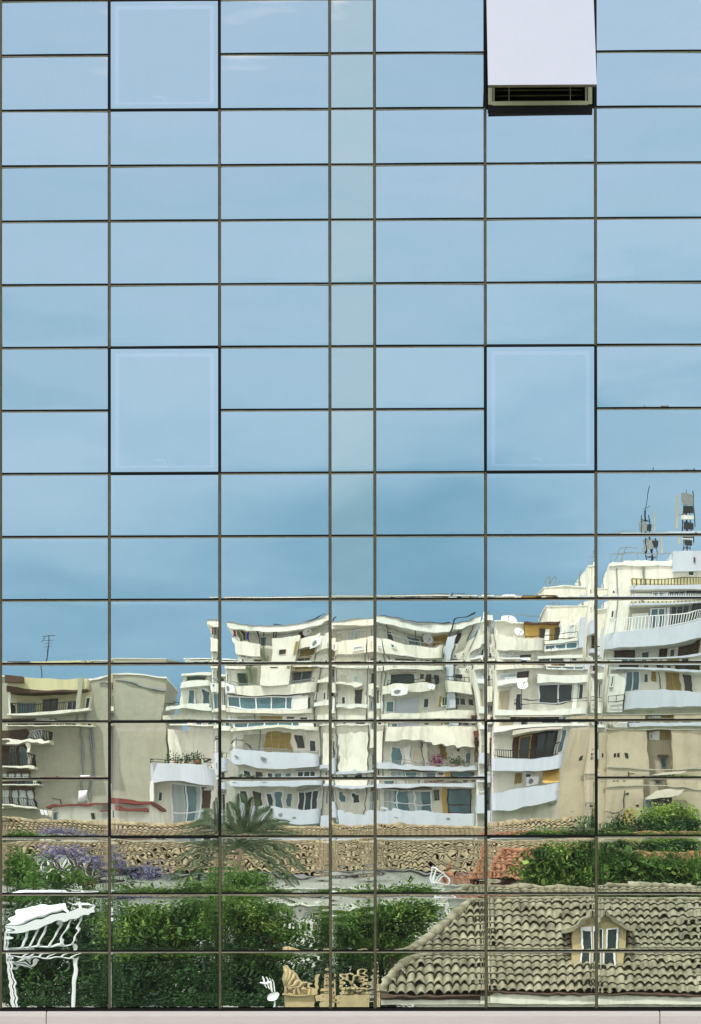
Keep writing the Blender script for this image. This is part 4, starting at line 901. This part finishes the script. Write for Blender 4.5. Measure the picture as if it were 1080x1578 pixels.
# white pergola
Np = Bld('pergola', 'white slatted metal pergola with leaning bars in front of the trees at lower left', 'pergola', 60, 80)
def bar(m, x0, y0, x1, y1, o=0, r=.035): m.tube([(Np.X(x0), Np.Y(o), Np.Z(y0)), (Np.X(x1), Np.Y(o), Np.Z(y1))], r)
m = MB(); m.prism([(Np.X(6), Np.Y(0), Np.Z(1423)), (Np.X(20), Np.Y(-.6), Np.Z(1396)), (Np.X(98), Np.Y(-.6), Np.Z(1393)), (Np.X(104), Np.Y(0), Np.Z(1402))], (0, .12, .06)); Np.part('canopy', 'whitemetal', m)
m = MB(); m.prism([(Np.X(8), Np.Y(.1), Np.Z(1437)), (Np.X(12), Np.Y(.1), Np.Z(1424)), (Np.X(85), Np.Y(.1), Np.Z(1410)), (Np.X(156), Np.Y(.1), Np.Z(1398)), (Np.X(156), Np.Y(.1), Np.Z(1410)), (Np.X(85), Np.Y(.1), Np.Z(1424))], (0, .15, 0)); Np.part('beam', 'whitemetal', m)
m = MB()
for k, xx in enumerate((50, 62, 78, 95, 116, 133)): bar(m, xx, 1424-k*2.5, xx-8-k*1.5, 1462, .15, .03)
bar(m, 96, 1394, 106, 1406, .1); bar(m, 128, 1388, 130, 1402, .1); bar(m, 108, 1390, 150, 1394, -.4)
Np.part('leaning_bar', 'whitemetal', m)
m = MB(); bar(m, 6, 1465, 122, 1463, .1, .045); Np.part('bottom_rail', 'whitemetal', m)
m = MB()
for xx in (6, 10, 16): m.tube([(Np.X(xx), Np.Y(.05), 0), (Np.X(xx), Np.Y(.05), Np.Z(1425))], .03)
m.tube([(Np.X(124), Np.Y(.0), 0), (Np.X(124), Np.Y(.0), Np.Z(1464))], .05)
Np.part('post', 'whitemetal', m)
m = MB()
for k, yy in enumerate((1470, 1478, 1486)):
    m.tube([(Np.X(8+q*7), Np.Y(-.3), Np.Z(yy+(8 if q % 4 == 2 else 3 if q % 2 else 0)+(-q*1.2 if q > 4 else 0))) for q in range(9-k)], .04)
Np.part('curved_slat', 'whitemetal', m, smooth=True)
Np.flush()

# small white aerial with oval dish
p = P(421, 1552, 58); t = thing('small_aerial', 'small white comb aerial with an oval white dish in front of the dark trees', 'antenna', (p.x, p.y, p.z-1))
MB().tube([(p.x, p.y-.05, p.z-6), (p.x, p.y-.05, p.z+.3)], .02).build('pole', 'whitemetal', t)
m = MB(); b0 = P(408, 1508, 58)
for k in range(4): a = P(400+k*5.5, 1505+k*1.5, 58); b = P(410+k*4.5, 1523+k*2.0, 58); m.tube([a, b], .014)
m.tube([P(398, 1513, 58), P(414, 1517, 58)], .018); m.tube([P(414, 1517, 58), P(419, 1530, 58)], .018)
m.build('comb_aerial', 'whitemetal', t)
MB().disc(P(420, 1541, 58)+Vector((0, .05, 0)), (0, 1, .1), .20, .03, ax2=.62, n=20).build('reflector', 'whitemetal', t, True)
bpy.data.objects['small_aerial'].location.z = p.z-6+0; WL['small_aerial'] = Vector((p.x, p.y, p.z-1))
bpy.data.objects['small_aerial'].location = WL['small_aerial']

# ------------------------------------------------------------------ planting
def leaves(name, mat, centres, radii, n, size, parent=None, flat=.6, droop=0):
    """many small leaf-shaped faces in clumps inside ellipsoids"""
    cs = np.array([tuple(c) for c in centres]); rs = np.array(radii, float)
    if rs.ndim == 1: rs = np.stack([rs]*3, -1)
    vol = (rs.prod(1))**(2/3); pick = rng.choice(len(cs), n//9+1, p=vol/vol.sum())
    d = rng.normal(size=(len(pick), 3)); d /= np.linalg.norm(d, axis=1)[:, None]; rad = rng.uniform(.25, 1.0, len(pick))**.45
    cl = cs[pick]+d*rad[:, None]*rs[pick]
    nk = max(6, len(cl)//9); own = rng.integers(0, nk, len(cl))        # twigs: sprays of leaves with dark gaps between them
    spray = size*rng.uniform(1.6, 3.4, nk); cl = cl[own]+rng.normal(size=cl.shape)*spray[own][:, None]*np.array([1, 1, .6])
    pts = np.repeat(cl, 9, 0)+rng.normal(size=(len(pick)*9, 3))*size*.9
    m_ = len(pts); dr = rng.normal(size=(m_, 3)); dr[:, 2] = dr[:, 2]*flat-droop; dr /= np.linalg.norm(dr, axis=1)[:, None]
    up = rng.normal(size=(m_, 3)); up[:, 2] += 1.0; sd_ = np.cross(dr, up); sd_ /= np.linalg.norm(sd_, axis=1)[:, None]+1e-9
    s = (size*np.repeat(rng.uniform(.6, 1.3, len(pick)), 9)*rng.uniform(.6, 1.25, m_))[:, None]
    V = np.stack([pts, pts+dr*s*.5+sd_*s*.30, pts+dr*s, pts+dr*s*.5-sd_*s*.30], 1).reshape(-1, 3)
    Fq = np.arange(m_*4).reshape(-1, 4)
    me = bpy.data.meshes.new(name); me.from_pydata(V.tolist(), [], Fq.tolist()); me.materials.append(M[mat]); o = bpy.data.objects.new(name, me); C.objects.link(o)
    if parent: put(o, parent)
    return o
def tree(name, label, cat, depth, blobs, mat, n, size=.13, trunk=True, group=None, extra=None):
    """blobs: (px, py, rx_px, rz_px) ellipses of the crown at this distance"""
    s = FPX/depth; cs, rs = [], []
    for (bx, by, rx, rz) in blobs:
        for _ in range(5):
            p = P(bx+random.uniform(-.5, .5)*rx, by+random.uniform(-.5, .5)*rz, depth); k = random.uniform(.45, .75)
            p.y += random.uniform(-.5, .5)*rx/s; cs.append(p); rs.append((rx/s*k, rx/s*k, rz/s*k))
        cs.append(P(bx, by, depth)); rs.append((rx/s*.8, rx/s*.8, rz/s*.8))
    mx_ = sum(b[0] for b in blobs)/len(blobs); p0 = P(mx_, 1450, depth)
    t = thing(name, label, cat, (p0.x, p0.y, 0), group)
    leaves('crown', mat, cs, rs, n, size, t)
    if extra: leaves('blossom' if extra[0] in ('purple', 'magenta') else 'second_leaves', extra[0], cs, rs, extra[1], extra[2], t, droop=extra[3] if len(extra) > 3 else 0)  # on green crowns this paler second set paints in the sunlit leaves
    if trunk:
        m = MB(); top = P(mx_, sum(b[1] for b in blobs)/len(blobs), depth)
        bz = max(1.0, min(c.z for c in cs)-.5); hub = Vector((p0.x, p0.y, min(bz, top.z-.3)))
        m.tube([(p0.x, p0.y, 0), (p0.x+.08, p0.y, hub.z*.5), hub], .20, 8, .12)
        for c in cs[::2]:
            mid = (hub+c)/2+Vector((random.uniform(-.1, .1), random.uniform(-.1, .1), .1)); m.tube([hub, mid, c], .07, 5, .02)
        m.build('trunk', 'bark', t)
    return t
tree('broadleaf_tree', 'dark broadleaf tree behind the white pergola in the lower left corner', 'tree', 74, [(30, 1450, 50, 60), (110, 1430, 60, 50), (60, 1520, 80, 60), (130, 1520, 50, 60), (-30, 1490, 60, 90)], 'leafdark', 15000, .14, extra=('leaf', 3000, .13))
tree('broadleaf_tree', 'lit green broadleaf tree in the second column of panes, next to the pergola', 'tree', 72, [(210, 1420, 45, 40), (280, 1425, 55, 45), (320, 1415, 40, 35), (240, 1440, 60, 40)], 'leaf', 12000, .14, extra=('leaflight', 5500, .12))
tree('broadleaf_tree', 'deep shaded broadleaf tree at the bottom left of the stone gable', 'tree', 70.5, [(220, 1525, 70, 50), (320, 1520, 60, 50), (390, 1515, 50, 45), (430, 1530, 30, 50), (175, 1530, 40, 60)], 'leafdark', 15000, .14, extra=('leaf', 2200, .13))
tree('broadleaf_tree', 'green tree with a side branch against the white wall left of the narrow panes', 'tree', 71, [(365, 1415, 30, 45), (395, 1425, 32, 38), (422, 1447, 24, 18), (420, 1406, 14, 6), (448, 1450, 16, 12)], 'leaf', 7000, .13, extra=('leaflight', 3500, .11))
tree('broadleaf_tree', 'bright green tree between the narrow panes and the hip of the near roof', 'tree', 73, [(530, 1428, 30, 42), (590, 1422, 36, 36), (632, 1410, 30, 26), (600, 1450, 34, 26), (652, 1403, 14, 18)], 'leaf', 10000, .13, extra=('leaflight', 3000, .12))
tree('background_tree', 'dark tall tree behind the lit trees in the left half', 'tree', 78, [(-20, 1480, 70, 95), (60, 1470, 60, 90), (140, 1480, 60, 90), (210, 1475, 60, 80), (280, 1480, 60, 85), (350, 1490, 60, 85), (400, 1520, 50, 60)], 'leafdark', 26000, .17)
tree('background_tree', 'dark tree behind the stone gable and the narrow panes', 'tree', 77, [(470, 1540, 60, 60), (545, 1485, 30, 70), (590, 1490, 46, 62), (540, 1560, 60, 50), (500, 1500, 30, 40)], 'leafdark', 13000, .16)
tree('garden_tree', 'light green tree at the far left edge beside the violet blossom', 'tree', 84, [(25, 1332, 14, 28), (35, 1358, 16, 20), (8, 1345, 18, 30)], 'leaf', 5000, .14)
tree('violet_tree', 'violet flowering tree hanging in front of the pale wall at lower left', 'tree', 88, [(62, 1318, 8, 16), (76, 1312, 8, 18), (92, 1306, 12, 8), (112, 1308, 9, 16), (125, 1320, 8, 22), (140, 1312, 10, 16), (152, 1335, 8, 20), (180, 1348, 14, 7), (205, 1350, 14, 9), (232, 1346, 10, 6), (100, 1340, 16, 10)], 'purple', 3600, .10, extra=('leafdark', 900, .10))
GW = Bld('garden_wall', 'whitewashed garden wall behind the violet blossom', 'wall', 93, 100)
GW.box('wall', 'white', 52, 150, 1318, 'g', -.4, 0); GW.box('coping', 'grey', 50, 152, 1315.5, 1318, -.5, .08); GW.box('pillar', 'grey', 134, 150, 1310, 'g', .003, .3); GW.flush()
tree('hedge_shrub', 'low light green shrub under the violet blossom', 'shrub', 80, [(80, 1363, 22, 8), (110, 1361, 18, 8), (40, 1369, 16, 6)], 'leaf', 2500, .13)
tree('hedge_shrub', 'low green shrub at the foot of the palm', 'shrub', 80, [(355, 1364, 22, 12), (380, 1368, 20, 8)], 'leaf', 3000, .13)
tree('garden_tree', 'dense green shrub tree covering the right part of the red tile roof', 'tree', 78, [(858, 1337, 32, 28), (892, 1345, 34, 26), (832, 1359, 22, 10), (905, 1325, 20, 24)], 'leaf', 9500, .14, extra=('leaflight', 2000, .13))
tree('garden_tree', 'dense green shrub tree in the rightmost pane above the near roof', 'tree', 78, [(950, 1335, 40, 32), (1000, 1340, 40, 34), (1050, 1338, 40, 34), (1095, 1340, 40, 34)], 'leaf', 14000, .14, extra=('leaflight', 2500, .13))
tree('garden_tree', 'young light green tree against the tan plaster building', 'tree', 96, [(1048, 1262, 26, 24), (1018, 1276, 22, 16), (1065, 1275, 20, 16)], 'leaflight', 7000, .15)
tree('hedge_shrub', 'dark low hedge along the foot of the tan building', 'hedge', 95, [(940, 1285, 24, 5), (985, 1286, 26, 5), (1030, 1286, 26, 5), (1070, 1285, 30, 6)], 'leafdark', 4500, .13)
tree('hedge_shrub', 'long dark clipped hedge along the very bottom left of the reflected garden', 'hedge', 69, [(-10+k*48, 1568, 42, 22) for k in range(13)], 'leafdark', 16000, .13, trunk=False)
def potted(px, ytop, ybot, depth, o, mat, wd, label, n=700, group=None):
    a = P(px, ytop, depth); b = P(px, ybot, depth); a.y += o; b.y += o; H_ = a.z-b.z
    t = thing('potted_shrub', label, 'potted plant', b, group)
    MB().tube([b, b+Vector((0, 0, .22*H_))], wd*.28, 10, wd*.38).build('pot', 'tile_red', t, True)
    cs = [b+Vector((0, 0, H_*f)) for f in (.4, .6, .8)]; rs = [(wd*.5, wd*.5, H_*.18), (wd*.4, wd*.4, H_*.16), (wd*.22, wd*.22, H_*.18)]
    leaves('foliage', mat, cs, rs, n, .09, t); MB().tube([b, b+Vector((0, 0, H_*.85))], .025).build('stem', 'bark', t)
potted(667, 1162, 1193, 137, .9, 'magenta', .9, 'magenta flowering bush on the balcony of the middle block')
potted(704, 1164, 1193, 137, .9, 'leafdark', .95, 'dark green cone shaped bush on the balcony of the middle block')
potted(270, 1163, 1183, 124, .6, 'leafdark', .3, 'slim dark potted conifer at the left end of the corner house terrace', 300)
potted(288, 1163, 1183, 124, .6, 'leafdark', .35, 'dark potted conifer in the middle of the corner house terrace', 300)
potted(308, 1156, 1183, 124, .6, 'leafdark', .5, 'little round headed potted tree at the right of the corner house terrace', 300)
potted(276, 1090, 1100, 137, .3, 'leafdark', .3, 'small dark potted plant on the side terrace above the plain grey wall', 260)
# palms
def palm(px, py, depth, fronds, label, L=2.2):
    c = P(px, py, depth); t = thing('palm_tree', label, 'palm tree', (c.x, c.y, 0))
    MB().tube([(c.x, c.y, 0), (c.x+.05, c.y, c.z*.5), (c.x, c.y, c.z)], .22, 10, .16).build('trunk', 'bark', t, True)
    for (ang, ll, sag, yy) in fronds:
        m = MB(); dx, dz = math.cos(R(ang)), math.sin(R(ang)); pts = []
        for k in range(15):
            u = k/14; pts.append(Vector((c.x+dx*L*ll*u, c.y+yy*u, c.z+dz*L*ll*u-sag*u*u)))
        m.tube(pts, .025, 5, .008)
        for k in range(1, 15):
            for q in range(3):
                u = (k-1+q/3)/14; p_ = pts[k-1].lerp(pts[k], q/3); d_ = (pts[k]-pts[k-1]).normalized(); w_ = .55*math.sin(math.pi*min(1, u*.85+.12))**.7
                for sg in (-1, 1):
                    sd_ = d_.cross(Vector((0, 1, .3))).normalized()*sg; tip = p_+(d_*.95+sd_*.55+Vector((0, .2*sg, -.35))).normalized()*w_
                    n_ = (tip-p_).cross(Vector((0, 1, 0))).normalized()*.017
                    k0 = len(m.v); mid = p_.lerp(tip, .45); m.v += [tuple(p_), tuple(mid+n_), tuple(tip), tuple(mid-n_)]; m.f.append((k0, k0+1, k0+2, k0+3))
        me = bpy.data.meshes.new('frond'); me.from_pydata(m.v, [], m.f); me.materials.append(M['palm']); o = bpy.data.objects.new('frond', me); C.objects.link(o); put(o, t)
palm(368, 1302, 86, [(92, 1.15, .2, .2), (78, 1.2, .35, .5), (64, 1.25, .6, -.3), (48, 1.4, 1.0, .3), (34, 1.5, 1.5, .4), (18, 1.5, 1.6, -.2), (2, 1.3, 1.6, .3), (-14, 1.2, 1.2, .1),
                     (108, 1.1, .4, .2), (124, 1.2, .7, -.2), (140, 1.4, 1.2, .5), (156, 1.5, 1.6, .2), (174, 1.35, 1.5, .3), (190, 1.1, 1.2, 0), (56, 1.3, 1.1, .7), (130, 1.3, 1.3, .6), (25, 1.6, 2.1, .6)],
     'large palm with long drooping fronds standing before the ochre roof', 1.75)
# distant houses and hills behind the town keep the horizon closed
hl = MB()
xs = [-900+60*k for k in range(31)]
for k in range(30): hl.prism([(xs[k], -900, -1), (xs[k+1], -900, -1), (xs[k+1], -900, 14+5*math.sin(k*1.3)), (xs[k], -900, 14+5*math.sin((k-1)*1.3))], (0, -60, 0))
o = hl.build('hills', 'leafdark'); tag(o, kind='structure')
